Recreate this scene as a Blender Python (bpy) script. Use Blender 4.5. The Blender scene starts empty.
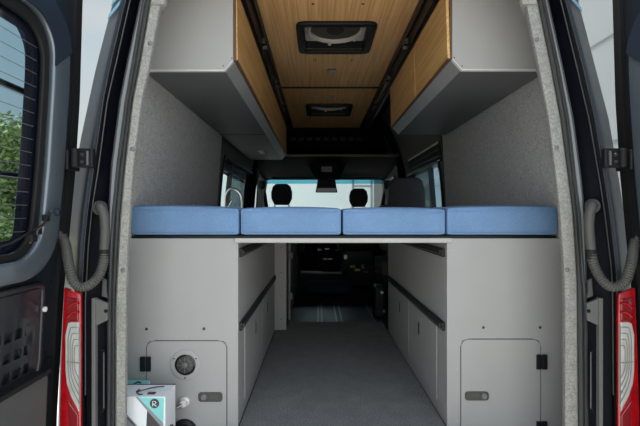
import bpy, bmesh, math, random
from mathutils import Vector, Matrix
random.seed(7)
S = bpy.context.scene
COL = S.collection
F = 425.0; CX = 318.0; HY = 216.0; CZ = 0.83

# ---------------------------------------------------------------- camera
cam_d = bpy.data.cameras.new('camera'); cam = bpy.data.objects.new('camera', cam_d); COL.objects.link(cam)
cam.location = (0, 0, CZ); cam.rotation_euler = (math.pi/2, 0, 0)
cam_d.sensor_width = 36.0; cam_d.sensor_fit = 'HORIZONTAL'; cam_d.lens = F/640*36.0
cam_d.shift_x = 2/640; cam_d.shift_y = 3/640
cam_d.clip_start = 0.02; cam_d.clip_end = 300
S.camera = cam

# ---------------------------------------------------------------- world
w = bpy.data.worlds.new('sky'); S.world = w; w.use_nodes = True
nt = w.node_tree; nt.nodes.clear()
out = nt.nodes.new('ShaderNodeOutputWorld'); bg = nt.nodes.new('ShaderNodeBackground')
tc = nt.nodes.new('ShaderNodeTexCoord'); sx = nt.nodes.new('ShaderNodeSeparateXYZ'); cr = nt.nodes.new('ShaderNodeValToRGB')
nt.links.new(tc.outputs['Generated'], sx.inputs[0]); nt.links.new(sx.outputs['Z'], cr.inputs[0])
e = cr.color_ramp.elements
e[0].position = 0.0; e[0].color = (0.90, 0.90, 0.87, 1)
e[1].position = 1.0; e[1].color = (0.50, 0.62, 0.80, 1)
m_ = cr.color_ramp.elements.new(0.30); m_.color = (0.76, 0.88, 0.93, 1)
m_ = cr.color_ramp.elements.new(0.50); m_.color = (0.58, 0.74, 0.86, 1)
nz = nt.nodes.new('ShaderNodeTexNoise'); nz.inputs['Scale'].default_value = 2.2; nz.inputs['Detail'].default_value = 5
mpw = nt.nodes.new('ShaderNodeMapping'); mpw.inputs['Scale'].default_value = (1, 1, 3)
nt.links.new(tc.outputs['Generated'], mpw.inputs[0]); nt.links.new(mpw.outputs[0], nz.inputs['Vector'])
cr2 = nt.nodes.new('ShaderNodeValToRGB'); cr2.color_ramp.elements[0].position = 0.45; cr2.color_ramp.elements[1].position = 0.72
nt.links.new(nz.outputs['Fac'], cr2.inputs[0])
mxw = nt.nodes.new('ShaderNodeMixRGB'); mxw.inputs[2].default_value = (0.97, 0.96, 0.94, 1)
nt.links.new(cr2.outputs[0], mxw.inputs[0]); nt.links.new(cr.outputs[0], mxw.inputs[1])
dirn = nt.nodes.new('ShaderNodeMapRange')          # the half of the sky behind the photographer is the bright, hazy one
dirn.inputs[1].default_value = -0.6; dirn.inputs[2].default_value = 0.6; dirn.inputs[3].default_value = 2.0; dirn.inputs[4].default_value = 0.72
dirn.interpolation_type = 'SMOOTHSTEP'
dvec = nt.nodes.new('ShaderNodeVectorMath'); dvec.operation = 'DOT_PRODUCT'; dvec.inputs[1].default_value = (-.68, .73, 0)
nt.links.new(tc.outputs['Generated'], dvec.inputs[0]); nt.links.new(dvec.outputs['Value'], dirn.inputs[0]); nt.links.new(dirn.outputs[0], bg.inputs[1])
nt.links.new(mxw.outputs[0], bg.inputs[0])
nt.links.new(bg.outputs[0], out.inputs[0])

sun_d = bpy.data.lights.new('sun', 'SUN'); sun = bpy.data.objects.new('sun', sun_d); COL.objects.link(sun)
sun_d.energy = 8.5; sun_d.angle = math.radians(12); sun_d.color = (1.0, 0.96, 0.90)
sun.rotation_euler = Vector((-.16, .15, .97)).to_track_quat('Z', 'Y').to_euler()   # high, from beyond the bonnet
sun.location = (0, 0, 8)

S.view_settings.view_transform = 'Standard'; S.view_settings.look = 'None'
S.view_settings.exposure = 0.02; S.view_settings.gamma = 1.0; S.view_settings.use_curve_mapping = False

# ---------------------------------------------------------------- helpers
WL = {}                     # world location of every object we make
def wl(o): return WL.get(o.name, Vector((0, 0, 0))) if o else Vector((0, 0, 0))
def X(px, Y): return (px-CX)*Y/F
def Zp(py, Y): return CZ+(HY-py)*Y/F
def P(px, py, Y): return Vector((X(px, Y), Y, Zp(py, Y)))
def lerp(a, b, t): return a+(b-a)*t
def interp(tab, v):
    if v <= tab[0][0]:
        (a, b), (c, d) = tab[0], tab[1]; return b+(d-b)*(v-a)/(c-a)
    for (a, b), (c, d) in zip(tab, tab[1:]):
        if v <= c: return b+(d-b)*(v-a)/(c-a)
    return tab[-1][1]

def tag(o, label=None, cat=None, group=None, kind=None):
    if label: o['label'] = label
    if cat: o['category'] = cat
    if group: o['group'] = group
    if kind: o['kind'] = kind
    return o
def empty(name, loc, label=None, cat=None, group=None, kind=None):
    o = bpy.data.objects.new(name, None); COL.objects.link(o); o.location = loc; o.empty_display_size = 0.05
    WL[o.name] = Vector(loc)
    return tag(o, label, cat, group, kind)
def copy_tree(o, loc=None, parent=None, depth=0):
    c = o.copy(); COL.objects.link(c)
    if parent: c.parent = parent
    if loc is not None: c.location = loc; WL[c.name] = Vector(loc)
    else: WL[c.name] = wl(o)
    for ch in list(o.children): copy_tree(ch, None, c, depth+1)
    return c

class MB:
    def __init__(s): s.v = []; s.f = []
    def add(s, vs, fs):
        n = len(s.v); s.v += [Vector(p) for p in vs]; s.f += [tuple(i+n for i in f) for f in fs]; return s
    def box(s, a, b):
        x0, y0, z0 = a; x1, y1, z1 = b
        return s.add([(x0,y0,z0),(x1,y0,z0),(x1,y1,z0),(x0,y1,z0),(x0,y0,z1),(x1,y0,z1),(x1,y1,z1),(x0,y1,z1)],
              [(0,3,2,1),(4,5,6,7),(0,1,5,4),(1,2,6,5),(2,3,7,6),(3,0,4,7)])
    def prism(s, poly, fn, t0, t1):          # poly of (u,v); fn(u,v,t)->xyz
        n = len(poly)
        return s.add([fn(u, v, t0) for u, v in poly]+[fn(u, v, t1) for u, v in poly],
              [tuple(range(n))[::-1], tuple(range(n, 2*n))]+[(i, (i+1) % n, n+(i+1) % n, n+i) for i in range(n)])
    def tube(s, path, r, seg=10, cap=True, rf=None):
        path = [Vector(p) for p in path]; n = len(path); vs = []; fs = []
        up = Vector((0.13, 0.21, 0.97))
        prev = None
        for i, p in enumerate(path):
            d = (path[min(i+1, n-1)]-path[max(i-1, 0)]).normalized()
            if prev is None: a = d.cross(up if abs(d.dot(up)) < .9 else Vector((1, 0, 0))).normalized()
            else: a = (prev-d*prev.dot(d)).normalized()
            prev = a; b = d.cross(a)
            rr = rf(i) if rf else r
            for k in range(seg):
                t = 2*math.pi*k/seg; vs.append(p+a*math.cos(t)*rr+b*math.sin(t)*rr)
        for i in range(n-1):
            for k in range(seg):
                fs.append((i*seg+k, i*seg+(k+1) % seg, (i+1)*seg+(k+1) % seg, (i+1)*seg+k))
        if cap: fs.append(tuple(range(seg))[::-1]); fs.append(tuple((n-1)*seg+k for k in range(seg)))
        return s.add(vs, fs)
    def lathe(s, prof, c, ax='y', seg=28):    # prof (r,h) along axis
        vs = []; fs = []; n = len(prof); c = Vector(c)
        for r, h in prof:
            for k in range(seg):
                t = 2*math.pi*k/seg; u, v = r*math.cos(t), r*math.sin(t)
                vs.append(c+Vector({'y': (u, h, v), 'z': (u, v, h), 'x': (h, u, v)}[ax]))
        for i in range(n-1):
            for k in range(seg): fs.append((i*seg+k, i*seg+(k+1) % seg, (i+1)*seg+(k+1) % seg, (i+1)*seg+k))
        fs.append(tuple(range(seg))); fs.append(tuple((n-1)*seg+k for k in range(seg))[::-1])
        return s.add(vs, fs)
    def ring(s, outer, inner, fn, t0, t1, N=72, K=1):   # frame between two rounded rects (u0,u1,v0,v1,r)
        cu = (inner[0]+inner[1])/2; cv = (inner[2]+inner[3])/2
        def rad(rr, a):
            u0, u1, v0, v1, r = rr; lo, hi = 0.0, 10.0; mu, mv = (u0+u1)/2, (v0+v1)/2; hu, hv = (u1-u0)/2-r, (v1-v0)/2-r
            for _ in range(34):
                m = (lo+hi)/2; x = abs(cu+m*math.cos(a)-mu)-hu; y = abs(cv+m*math.sin(a)-mv)-hv
                d = math.hypot(max(x, 0), max(y, 0))+min(max(x, y), 0)-r
                if d < 0: lo = m
                else: hi = m
            return lo
        # corner angles give even sampling
        angs = [2*math.pi*i/N for i in range(N)]
        for u in (outer[0], outer[1]):
            for v in (outer[2], outer[3]): angs.append(math.atan2(v-cv, u-cu) % (2*math.pi))
        for u in (inner[0], inner[1]):
            for v in (inner[2], inner[3]): angs.append(math.atan2(v-cv, u-cu) % (2*math.pi))
        angs = sorted(set(round(a, 5) for a in angs)); N = len(angs)
        vs = []; fs = []
        for t in (t0, t1):
            for a in angs:
                ro, ri = rad(outer, a), rad(inner, a)
                for k in range(K+1):
                    q = lerp(ri, ro, k/K); vs.append(fn(cu+q*math.cos(a), cv+q*math.sin(a), t))
        M = K+1; O = N*M
        for i in range(N):
            j = (i+1) % N
            for k in range(K):
                fs.append((i*M+k, i*M+k+1, j*M+k+1, j*M+k)); fs.append((O+i*M+k, O+j*M+k, O+j*M+k+1, O+i*M+k+1))
            fs.append((i*M, j*M, O+j*M, O+i*M)); fs.append((i*M+K, O+i*M+K, O+j*M+K, j*M+K))
        return s.add(vs, fs)
    def rrect(s, r4, fn, t0, t1, n=6):
        return s.prism(rr_poly(r4, n), fn, t0, t1)
    def build(s, name, mat, parent=None, label=None, cat=None, group=None, kind=None, bevel=0, smooth=False, seg=2, sub=0):
        mn = Vector([min(p[i] for p in s.v) for i in range(3)]); mx = Vector([max(p[i] for p in s.v) for i in range(3)])
        org = Vector(((mn.x+mx.x)/2, (mn.y+mx.y)/2, mn.z))
        me = bpy.data.meshes.new(name); me.from_pydata([p-org for p in s.v], [], s.f); me.update()
        bm = bmesh.new(); bm.from_mesh(me); bmesh.ops.recalc_face_normals(bm, faces=bm.faces); bm.to_mesh(me); bm.free()
        o = bpy.data.objects.new(name, me); COL.objects.link(o); me.materials.append(mat)
        if smooth:
            me.polygons.foreach_set('use_smooth', [True]*len(me.polygons))
        if bevel:
            b = o.modifiers.new('b', 'BEVEL'); b.width = bevel; b.segments = seg; b.limit_method = 'ANGLE'; b.angle_limit = math.radians(40)
        if sub:
            q = o.modifiers.new('s', 'SUBSURF'); q.levels = sub; q.render_levels = sub
        if smooth:
            es = o.modifiers.new('e', 'EDGE_SPLIT'); es.split_angle = math.radians(50)
        if parent: o.parent = parent; o.location = org-wl(parent)
        else: o.location = org
        WL[o.name] = org
        return tag(o, label, cat, group, kind)
def rr_poly(r4, n=6):
    u0, u1, v0, v1, r = r4; pts = []
    for (cu, cv, a0) in ((u1-r, v1-r, 0), (u0+r, v1-r, 90), (u0+r, v0+r, 180), (u1-r, v0+r, 270)):
        for k in range(n+1):
            a = math.radians(a0+90*k/n); pts.append((cu+r*math.cos(a), cv+r*math.sin(a)))
    return pts
def curve(pts, n=8):          # catmull-rom
    pts = [Vector(p) for p in pts]; q = [pts[0]*2-pts[1]]+pts+[pts[-1]*2-pts[-2]]; o = []
    for i in range(1, len(q)-2):
        for k in range(n):
            t = k/n; a, b, c, d = q[i-1:i+3]
            o.append(0.5*((2*b)+(c-a)*t+(2*a-5*b+4*c-d)*t*t+(3*b-a-3*c+d)*t**3))
    o.append(pts[-1]); return o
XZ = lambda Y0: (lambda u, v, t: (u, Y0+t, v))
fXZ = lambda u, v, t: (u, t, v)
fYZ = lambda u, v, t: (t, u, v)
fXY = lambda u, v, t: (u, v, t)

# ---------------------------------------------------------------- materials
def mat(name, col, rough=.5, metal=0, noise=None, bump=None, coat=0, spec=.5, scale3=(1, 1, 1), trans=0, emit=0):
    m = bpy.data.materials.new(name); m.use_nodes = True; n = m.node_tree.nodes; l = m.node_tree.links
    b = n['Principled BSDF']; b.inputs['Base Color'].default_value = (*col, 1); b.inputs['Roughness'].default_value = rough
    b.inputs['Metallic'].default_value = metal; b.inputs['Coat Weight'].default_value = coat; b.inputs['Coat Roughness'].default_value = .05
    b.inputs['Specular IOR Level'].default_value = spec
    tcn = n.new('ShaderNodeTexCoord'); mp = n.new('ShaderNodeMapping'); mp.inputs['Scale'].default_value = scale3
    l.new(tcn.outputs['Object'], mp.inputs[0])
    if noise is None: noise = (8, .06)
    sc, amt = noise[:2]
    t = n.new('ShaderNodeTexNoise'); t.inputs['Scale'].default_value = sc; t.inputs['Detail'].default_value = 4
    l.new(mp.outputs[0], t.inputs['Vector'])
    r = n.new('ShaderNodeValToRGB'); r.color_ramp.elements[0].position = .3; r.color_ramp.elements[1].position = .7
    c2 = noise[2] if len(noise) > 2 else None
    lo = c2 if c2 else tuple(c*(1-amt) for c in col); hi = tuple(min(1, c*(1+amt)) for c in col)
    r.color_ramp.elements[0].color = (*lo, 1); r.color_ramp.elements[1].color = (*hi, 1)
    l.new(t.outputs['Fac'], r.inputs[0]); l.new(r.outputs[0], b.inputs['Base Color'])
    if bump:
        bs, st, dist = bump
        t2 = n.new('ShaderNodeTexNoise'); t2.inputs['Scale'].default_value = bs; t2.inputs['Detail'].default_value = 3
        l.new(mp.outputs[0], t2.inputs['Vector'])
        bp = n.new('ShaderNodeBump'); bp.inputs['Strength'].default_value = st; bp.inputs['Distance'].default_value = dist
        l.new(t2.outputs['Fac'], bp.inputs['Height']); l.new(bp.outputs[0], b.inputs['Normal'])
    return m
def glass(name, tint, gloss=.08):
    m = bpy.data.materials.new(name); m.use_nodes = True; n = m.node_tree.nodes; l = m.node_tree.links; n.clear()
    o = n.new('ShaderNodeOutputMaterial'); tr = n.new('ShaderNodeBsdfTransparent'); tr.inputs[0].default_value = (*tint, 1)
    g = n.new('ShaderNodeBsdfGlossy'); g.inputs['Roughness'].default_value = .02; mx = n.new('ShaderNodeMixShader')
    mx.inputs[0].default_value = gloss
    l.new(tr.outputs[0], mx.inputs[1]); l.new(g.outputs[0], mx.inputs[2]); l.new(mx.outputs[0], o.inputs[0]); return m
def wood(name, c1, c2, axis=1, rough=.4):
    m = bpy.data.materials.new(name); m.use_nodes = True; n = m.node_tree.nodes; l = m.node_tree.links
    b = n['Principled BSDF']; b.inputs['Roughness'].default_value = rough
    tcn = n.new('ShaderNodeTexCoord'); mp = n.new('ShaderNodeMapping')
    sc = [105, 105, 105]; sc[axis] = 1.6; mp.inputs['Scale'].default_value = sc
    l.new(tcn.outputs['Object'], mp.inputs[0])
    t = n.new('ShaderNodeTexNoise'); t.inputs['Scale'].default_value = 1; t.inputs['Detail'].default_value = 5; t.inputs['Distortion'].default_value = .4
    l.new(mp.outputs[0], t.inputs['Vector'])
    r = n.new('ShaderNodeValToRGB'); r.color_ramp.elements[0].position = .34; r.color_ramp.elements[1].position = .62
    r.color_ramp.elements[0].color = (*c2, 1); r.color_ramp.elements[1].color = (*c1, 1)
    l.new(t.outputs['Fac'], r.inputs[0]); l.new(r.outputs[0], b.inputs['Base Color'])
    bp = n.new('ShaderNodeBump'); bp.inputs['Strength'].default_value = .15; bp.inputs['Distance'].default_value = .001
    l.new(t.outputs['Fac'], bp.inputs['Height']); l.new(bp.outputs[0], b.inputs['Normal']); return m
def fabric(name, col, dark, sc=260, bump=.5, rough=.95, dist=.002, sc2=40, amt2=.08):
    m = bpy.data.materials.new(name); m.use_nodes = True; n = m.node_tree.nodes; l = m.node_tree.links
    b = n['Principled BSDF']; b.inputs['Roughness'].default_value = rough; b.inputs['Specular IOR Level'].default_value = .15
    tcn = n.new('ShaderNodeTexCoord')
    t = n.new('ShaderNodeTexNoise'); t.inputs['Scale'].default_value = sc; t.inputs['Detail'].default_value = 2; t.inputs['Roughness'].default_value = .7
    l.new(tcn.outputs['Object'], t.inputs['Vector'])
    r = n.new('ShaderNodeValToRGB'); r.color_ramp.elements[0].position = .36; r.color_ramp.elements[1].position = .62
    r.color_ramp.elements[0].color = (*dark, 1); r.color_ramp.elements[1].color = (*col, 1)
    l.new(t.outputs['Fac'], r.inputs[0])
    t2 = n.new('ShaderNodeTexNoise'); t2.inputs['Scale'].default_value = sc2; t2.inputs['Detail'].default_value = 3
    l.new(tcn.outputs['Object'], t2.inputs['Vector'])
    mr = n.new('ShaderNodeMapRange'); mr.inputs[1].default_value = .3; mr.inputs[2].default_value = .7; mr.inputs[3].default_value = 1-amt2; mr.inputs[4].default_value = 1+amt2
    l.new(t2.outputs['Fac'], mr.inputs[0])
    mx = n.new('ShaderNodeMixRGB'); mx.blend_type = 'MULTIPLY'; mx.inputs[0].default_value = 1
    l.new(r.outputs[0], mx.inputs[1]); l.new(mr.outputs[0], mx.inputs[2]); l.new(mx.outputs[0], b.inputs['Base Color'])
    bp = n.new('ShaderNodeBump'); bp.inputs['Strength'].default_value = bump; bp.inputs['Distance'].default_value = dist
    l.new(t.outputs['Fac'], bp.inputs['Height']); l.new(bp.outputs[0], b.inputs['Normal']); return m

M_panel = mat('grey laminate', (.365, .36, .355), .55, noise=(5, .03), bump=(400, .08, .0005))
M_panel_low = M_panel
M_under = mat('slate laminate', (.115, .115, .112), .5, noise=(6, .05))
M_edge = mat('edge band', (.66, .65, .63), .5)
M_lip = mat('board lip', (.42, .415, .40), .5)
M_chamf = mat('chamfer strip', (.25, .25, .245), .45)
M_wood_c = wood('ceiling oak', (.92, .56, .25), (.66, .35, .13), 1, .45)
M_wood_d = wood('door oak', (.70, .44, .18), (.46, .255, .085), 1, .38)
M_edgew = mat('oak edge', (.50, .31, .12), .5)
M_walnut = mat('dark oak edge', (.12, .06, .03), .5)
M_fab = fabric('grey wall cloth', (.48, .475, .46), (.27, .265, .255), 190, .6)
M_fab_d = fabric('dark wall cloth', (.17, .17, .165), (.10, .10, .10), 190, .5)
M_felt = fabric('pale felt', (.365, .355, .335), (.24, .235, .22), 190, .5, dist=.003)
M_carpet = fabric('charcoal carpet', (.255, .25, .25), (.15, .147, .145), 160, .8, dist=.003, sc2=14)
M_cush = fabric('blue canvas', (.18, .30, .50), (.14, .24, .41), 300, .3, sc2=12, amt2=.06)
M_black = mat('black satin', (.009, .010, .012), .45, spec=.3)
M_blackg = mat('black gloss', (.008, .010, .018), .12, coat=.6)
M_jamb = mat('dark painted jamb', (.004, .005, .009), .45, spec=.08)
M_rub = mat('black rubber', (.010, .010, .011), .6, spec=.3)
M_gask = mat('grey rubber gasket', (.16, .17, .18), .45)
M_gaskd = mat('dark rubber gasket', (.075, .075, .075), .6)
M_flange = mat('grey plastic flange', (.13, .13, .125), .5)
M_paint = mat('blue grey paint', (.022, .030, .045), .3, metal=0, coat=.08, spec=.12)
M_paintd = mat('door frame paint', (.14, .17, .20), .28, metal=.5, coat=.7)
M_inner = mat('dark inner door paint', (.013, .016, .021), .33, coat=.4)
M_metal = mat('brushed steel', (.55, .55, .55), .3, metal=1)
M_screw = mat('screw', (.50, .50, .49), .4, metal=.6)
M_screwd = mat('dark screw', (.03, .03, .03), .4)
M_hose = mat('grey corrugated plastic', (.072, .069, .064), .55)
M_latch = mat('pewter latch', (.065, .064, .058), .4, metal=.3)
M_red = mat('red lens', (.42, .006, .012), .12, coat=1, noise=(30, .25))
M_redd = mat('dark red lens', (.22, .003, .008), .15, coat=1)
M_lens = mat('clear ribbed lens', (.50, .50, .47), .12, coat=1, noise=(20, .15))
M_lensd = mat('lens groove', (.22, .22, .21), .3)
M_white = mat('white plastic', (.75, .73, .69), .4)
M_cream = mat('cream fan ring', (.62, .58, .50), .45)
def translucent(name, col):
    m = mat(name, col, .4); n = m.node_tree.nodes; l = m.node_tree.links
    t = n.new('ShaderNodeBsdfTranslucent'); t.inputs[0].default_value = (*col, 1); a = n.new('ShaderNodeMixShader'); a.inputs[0].default_value = .8
    l.new(n['Principled BSDF'].outputs[0], a.inputs[1]); l.new(t.outputs[0], a.inputs[2]); l.new(a.outputs[0], n['Material Output'].inputs[0]); return m
M_lid = translucent('milky lid', (.85, .86, .84))
M_fanbl = translucent('smoked fan dome', (.50, .46, .38))
M_cyan = mat('cyan stripe', (.0, .38, .62), .3, coat=.8)
M_teal = mat('teal print', (.22, .62, .62), .5)
M_card = mat('white carton', (.78, .80, .83), .5)
M_print = mat('dark print', (.05, .045, .05), .5)
M_greyp = mat('grey print', (.25, .26, .28), .5)
M_floor = mat('navy vinyl', (.012, .018, .034), .4, noise=(60, .3))
M_alu = mat('aluminium track', (.22, .24, .27), .35, metal=.8)
M_trimd = mat('cab trim', (.005, .005, .006), .95, spec=.1, bump=(300, .2, .001))
M_seat = fabric('black seat cloth', (.030, .030, .033), (.014, .014, .016), 200, .3)
M_seatg = fabric('grey seat cloth', (.075, .075, .08), (.045, .045, .05), 200, .3)
M_seatb = fabric('navy cover', (.012, .022, .045), (.008, .014, .03), 200, .3)
M_blue = mat('visor screen', (.10, .12, .16), .2)
M_led = mat('frosted light lens', (.55, .55, .53), .3)
M_yel = mat('yellow plastic', (.45, .38, .03), .5)
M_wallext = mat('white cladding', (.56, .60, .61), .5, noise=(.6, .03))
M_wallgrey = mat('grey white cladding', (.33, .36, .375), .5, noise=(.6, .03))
M_seam = mat('cladding seam', (.22, .23, .24), .6)
M_ground = mat('pale concrete ground', (.56, .54, .50), .9, noise=(1.5, .15), bump=(20, .3, .02))
M_grass = mat('dry lawn', (.12, .16, .05), .95, noise=(6, .4, (.24, .20, .12)), bump=(30, .6, .05))
M_leaf = mat('leaf', (.24, .28, .075), .6, noise=(3, .3))
M_bark = mat('bark', (.12, .085, .055), .9)
M_rock = mat('pale stone', (.62, .60, .56), .9, noise=(6, .15), bump=(8, .6, .05))
G_win = glass('tinted glass', (.62, .74, .80), .03)
G_dark = glass('smoked glass', (.30, .36, .38), .05)
G_clear = glass('windscreen glass', (.90, .95, .95), .03)
G_band = glass('blue sun band', (.36, .68, .76), .03)

# ================================================================ STRUCTURE
# floor
XL0, XR0 = -.310, .503
MB().box((-.93, 1.69, -.06), (1.12, 4.06, -.012)).build('floor', M_floor, kind='structure')
MB().box((-.84, 1.40, -.20), (1.03, 1.69, -.145)).build('floor', M_rub if False else M_flange, kind='structure')
MB().box((XL0, 1.60, -.145), (XR0, 1.69, -.012)).build('floor', M_rub, kind='structure')
MB().box((-.93, 4.06, -.06), (1.12, 6.9, .05)).build('floor', M_trimd, kind='structure')
# ceiling and roof
def fan_spot(px0, px1, pya, pyb):
    Ya, Yb = 1.07*F/(HY-pya), 1.07*F/(HY-pyb); return (X(px0, Ya), X(px1, Ya), Ya, Yb)
FAN1, FAN2 = fan_spot(295.5, 378.5, 20.5, 51.3), fan_spot(305.5, 353.5, 103.3, 114.6)
hole = lambda q: (q[0]+.040, q[1]-.040, q[2]+.040, q[3]-.040, .02)
ceil = MB().ring((-.90, 1.09, 1.50, 3.54, .001), hole(FAN1), lambda u, v, t: (u, v, t), 1.925, 1.959, 40).ring((-.90, 1.09, 3.54, 5.7, .001), hole(FAN2), lambda u, v, t: (u, v, t), 1.925, 1.959, 40).build('ceiling', M_trimd, kind='structure')
MB().ring((-.303, .502, 1.45, 3.520, .001), hole(FAN1), lambda u, v, t: (u, v, t), 1.90, 1.925, 40).build('ceiling_panel', M_wood_c, ceil)
MB().ring((-.303, .502, 3.560, 5.15, .001), hole(FAN2), lambda u, v, t: (u, v, t), 1.90, 1.925, 40).build('ceiling_panel', M_wood_c, ceil)
MB().box((-.303, 3.521, 1.897), (.502, 3.559, 1.925)).build('seam_strip', M_black, ceil)
for (px, py) in ((313, 3.5), (363, 3.5), (315, 60), (352, 60), (308, 122), (347, 122), (343, 100.5)):
    Y = 1.07*F/(HY-py)
    MB().lathe([(.007, 0), (.007, .003), (.004, .004)], (X(px, Y), Y, 1.896), 'z', 12).build('screw', M_walnut, ceil)
# roof skin / header above the rear opening
def rs(t): return t
hdr = MB()
hdr.box((-.62, 1.42, 1.78), (.82, 1.60, 1.96))
hdr.build('trim_1', M_paint, kind='structure')
MB().ring((-.93, 1.12, 1.60, 3.54, .001), hole(FAN1), lambda u, v, t: (u, v, t), 1.96, 1.99, 40).ring((-.93, 1.12, 3.54, 5.7, .001), hole(FAN2), lambda u, v, t: (u, v, t), 1.96, 1.99, 40).build('ceiling', M_paint, kind='structure')

# side shell: profile half-distance from the van's middle line at height z
XC = .095
PROF = [(-.15, .985), (.9, .985), (1.15, .965), (1.4, .92), (1.6, .865), (1.8, .78), (1.97, .66)]
def hw(z): return interp(PROF, z)
def strip(mb, sgn, z0, z1, Y0, Y1, off, th, n=6):
    f = lambda u, v, t: (XC+sgn*(hw(v)-off-t), u, v)
    for i in range(n):
        a, b = lerp(z0, z1, i/n), lerp(z0, z1, (i+1)/n)
        mb.prism([(Y0, a), (Y1, a), (Y1, b), (Y0, b)], f, 0, th)
    return mb
WINS = {-1: [(3.42, 5.02, .80, 1.33), (5.25, 6.05, .78, 1.34)],
        1: [(3.34, 4.55, .74, 1.27), (5.25, 6.05, .78, 1.34)]}
MULL = {-1: 3.88, 1: 3.76}
def side(sgn, off, th, name, m, Ya=1.70, Yb=6.75):
    mb = MB(); zb = min(q[2] for q in WINS[sgn]); zt = max(q[3] for q in WINS[sgn])
    strip(mb, sgn, -.15, zb, Ya, Yb, off, th); strip(mb, sgn, zt, 1.97, Ya, 5.75, off, th, 8)
    y = Ya
    for (a, b, c, d) in WINS[sgn]:
        strip(mb, sgn, zb, zt, y, a, off, th)
        if c > zb: strip(mb, sgn, zb, c, a, b, off, th, 1)
        if d < zt: strip(mb, sgn, d, zt, a, b, off, th, 1)
        y = b
    strip(mb, sgn, zb, zt, y, Yb-.4, off, th)
    return mb.build(name, m, kind='structure')
side(-1, 0, .03, 'wall_left', M_paint); side(1, 0, .03, 'wall_right', M_paint)
side(-1, .034, .05, 'wall_left', M_fab_d); side(1, .034, .05, 'wall_right', M_fab_d)
# cloth-covered wall panels beside the bed (they lean in slightly towards the roof)
for sgn, name, xb, xt, Ye in ((-1, 'wall_left', -.742, -.690, 3.07), (1, 'wall_right', .951, .913, 3.13)):
    mb = MB(); th = -.02 if sgn < 0 else .02
    mb.prism([(xb, .70), (xt, 1.42), (xt+th*1.0, 1.90), (xt+2*th, 1.90), (xt+2*th, 1.42), (xb+2*th, .70)], lambda u, v, t: (u, t, v), 1.60, Ye)
    mb.build(name, M_fab, kind='structure', bevel=.004)
    # dark bead along the panel's forward edge, with a few staples
    MB().prism([(xb+.003*-sgn, .72), (xt+.003*-sgn, 1.42), (xt+th, 1.42), (xb+th, .72)], lambda u, v, t: (u, t, v), Ye, Ye+.02).build('trim_2' if sgn < 0 else 'trim_3', M_black, kind='structure')

# windows
k = 1
wmat = {(-1, 0): G_clear, (-1, 1): G_dark, (-1, 2): G_clear, (1, 0): G_win, (1, 1): G_dark, (1, 2): G_clear}
for sgn in (-1, 1):
    for i, (a, b, c, d) in enumerate(WINS[sgn]):
        xm = lambda v, t: XC+sgn*(hw(v)-.045-t)
        fr = MB().ring((a, b, c, d, .03), (a+.022, b-.022, c+.022, d-.022, .03), lambda u, v, t: (xm(v, t), u, v), -.03, .055, 48)
        fr.build('window_%d' % k, M_black, kind='structure')
        wo = bpy.data.objects['window_%d' % k]
        fm = lambda u, v, t: (xm(v, t), u, v)
        if i == 0:
            mu = MULL[sgn]
            MB().rrect((a+.01, mu, c+.01, d-.01, .01), fm, .0, .004).build('pane', G_clear if sgn < 0 else G_win, wo)
            MB().rrect((mu, b-.01, c+.01, d-.01, .01), fm, .0, .004).build('sliding_pane', G_dark, wo)
            MB().prism([(mu-.02, c), (mu+.02, c), (mu+.02, d), (mu-.02, d)], fm, -.02, .02).build('window_bar', M_black, wo)
        else: MB().rrect((a+.01, b-.01, c+.01, d-.01, .03), fm, .0, .004).build('pane', G_clear, wo)
        k += 1
# windscreen
def ws(u, v, t): # u across, v 0..1 up
    z = lerp(.74, 1.345, v); y = lerp(6.72, 5.92, v); return (u, y+t*.8, z+t*.6)
wf = MB(); wf.ring((-.86, 1.05, -.06, 1.12, .12), (-.755, .945, 0, 1.0, .10), ws, -.02, .03, 64)
wf.build('window_%d' % k, M_trimd, kind='structure'); wsn = bpy.data.objects['window_%d' % k]
MB().prism([(-.84, -.03), (1.03, -.03), (1.03, .90), (-.84, .90)], ws, 0, .005).build('pane', G_clear, wsn)
MB().prism([(-.84, .90), (1.03, .90), (1.03, 1.05), (-.84, 1.05)], ws, 0, .005).build('sun_band', G_band, wsn, 'blue tinted band along the top of the windscreen')
MB().box((-.9, 6.7, -.1), (1.09, 6.78, .72)).build('wall_front', M_trimd, kind='structure')
# roof of the cab down to the windscreen
mb = MB(); mb.prism([(5.6, 1.99), (5.6, 1.95), (5.95, 1.36), (6.02, 1.38)], lambda u, v, t: (t, u, v), -.90, 1.09)
mb.build('ceiling', M_trimd, kind='structure')

# ---------------- rear opening: tables of picture columns by row, measured on each side
L = {'outer': [(-60, 128), (0, 113.5), (66, 96.4), (100, 89), (140, 80.5), (166, 76), (213, 70), (246, 67.5), (300, 62), (426, 58)],
     'black': [(-60, 139), (0, 125.3), (66, 109.7), (100, 103), (166, 93.6), (213, 87), (246, 84), (300, 81), (426, 81)],
     'ridge': [(-60, 144), (0, 129.7), (66, 115), (100, 107), (166, 98.3), (213, 91), (246, 88), (300, 85), (426, 85)],
     'gask': [(-60, 157), (0, 140), (66, 126), (100, 119.4), (166, 110.8), (213, 108), (246, 109), (300, 107.8), (426, 107)],
     'gaskd': [(-60, 163), (0, 145.6), (66, 134.7), (100, 128.7), (166, 120), (213, 115.5), (246, 113.5), (300, 111.7), (426, 111)],
     'felt': [(-60, 168), (0, 150.3), (66, 139), (100, 132), (166, 124.4), (213, 120), (246, 118), (300, 115.3), (426, 114.8)],
     'feltin': [(-60, 182), (0, 163), (66, 151), (100, 143.6), (166, 135), (213, 132), (246, 129.7), (300, 128), (426, 127)]}
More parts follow.
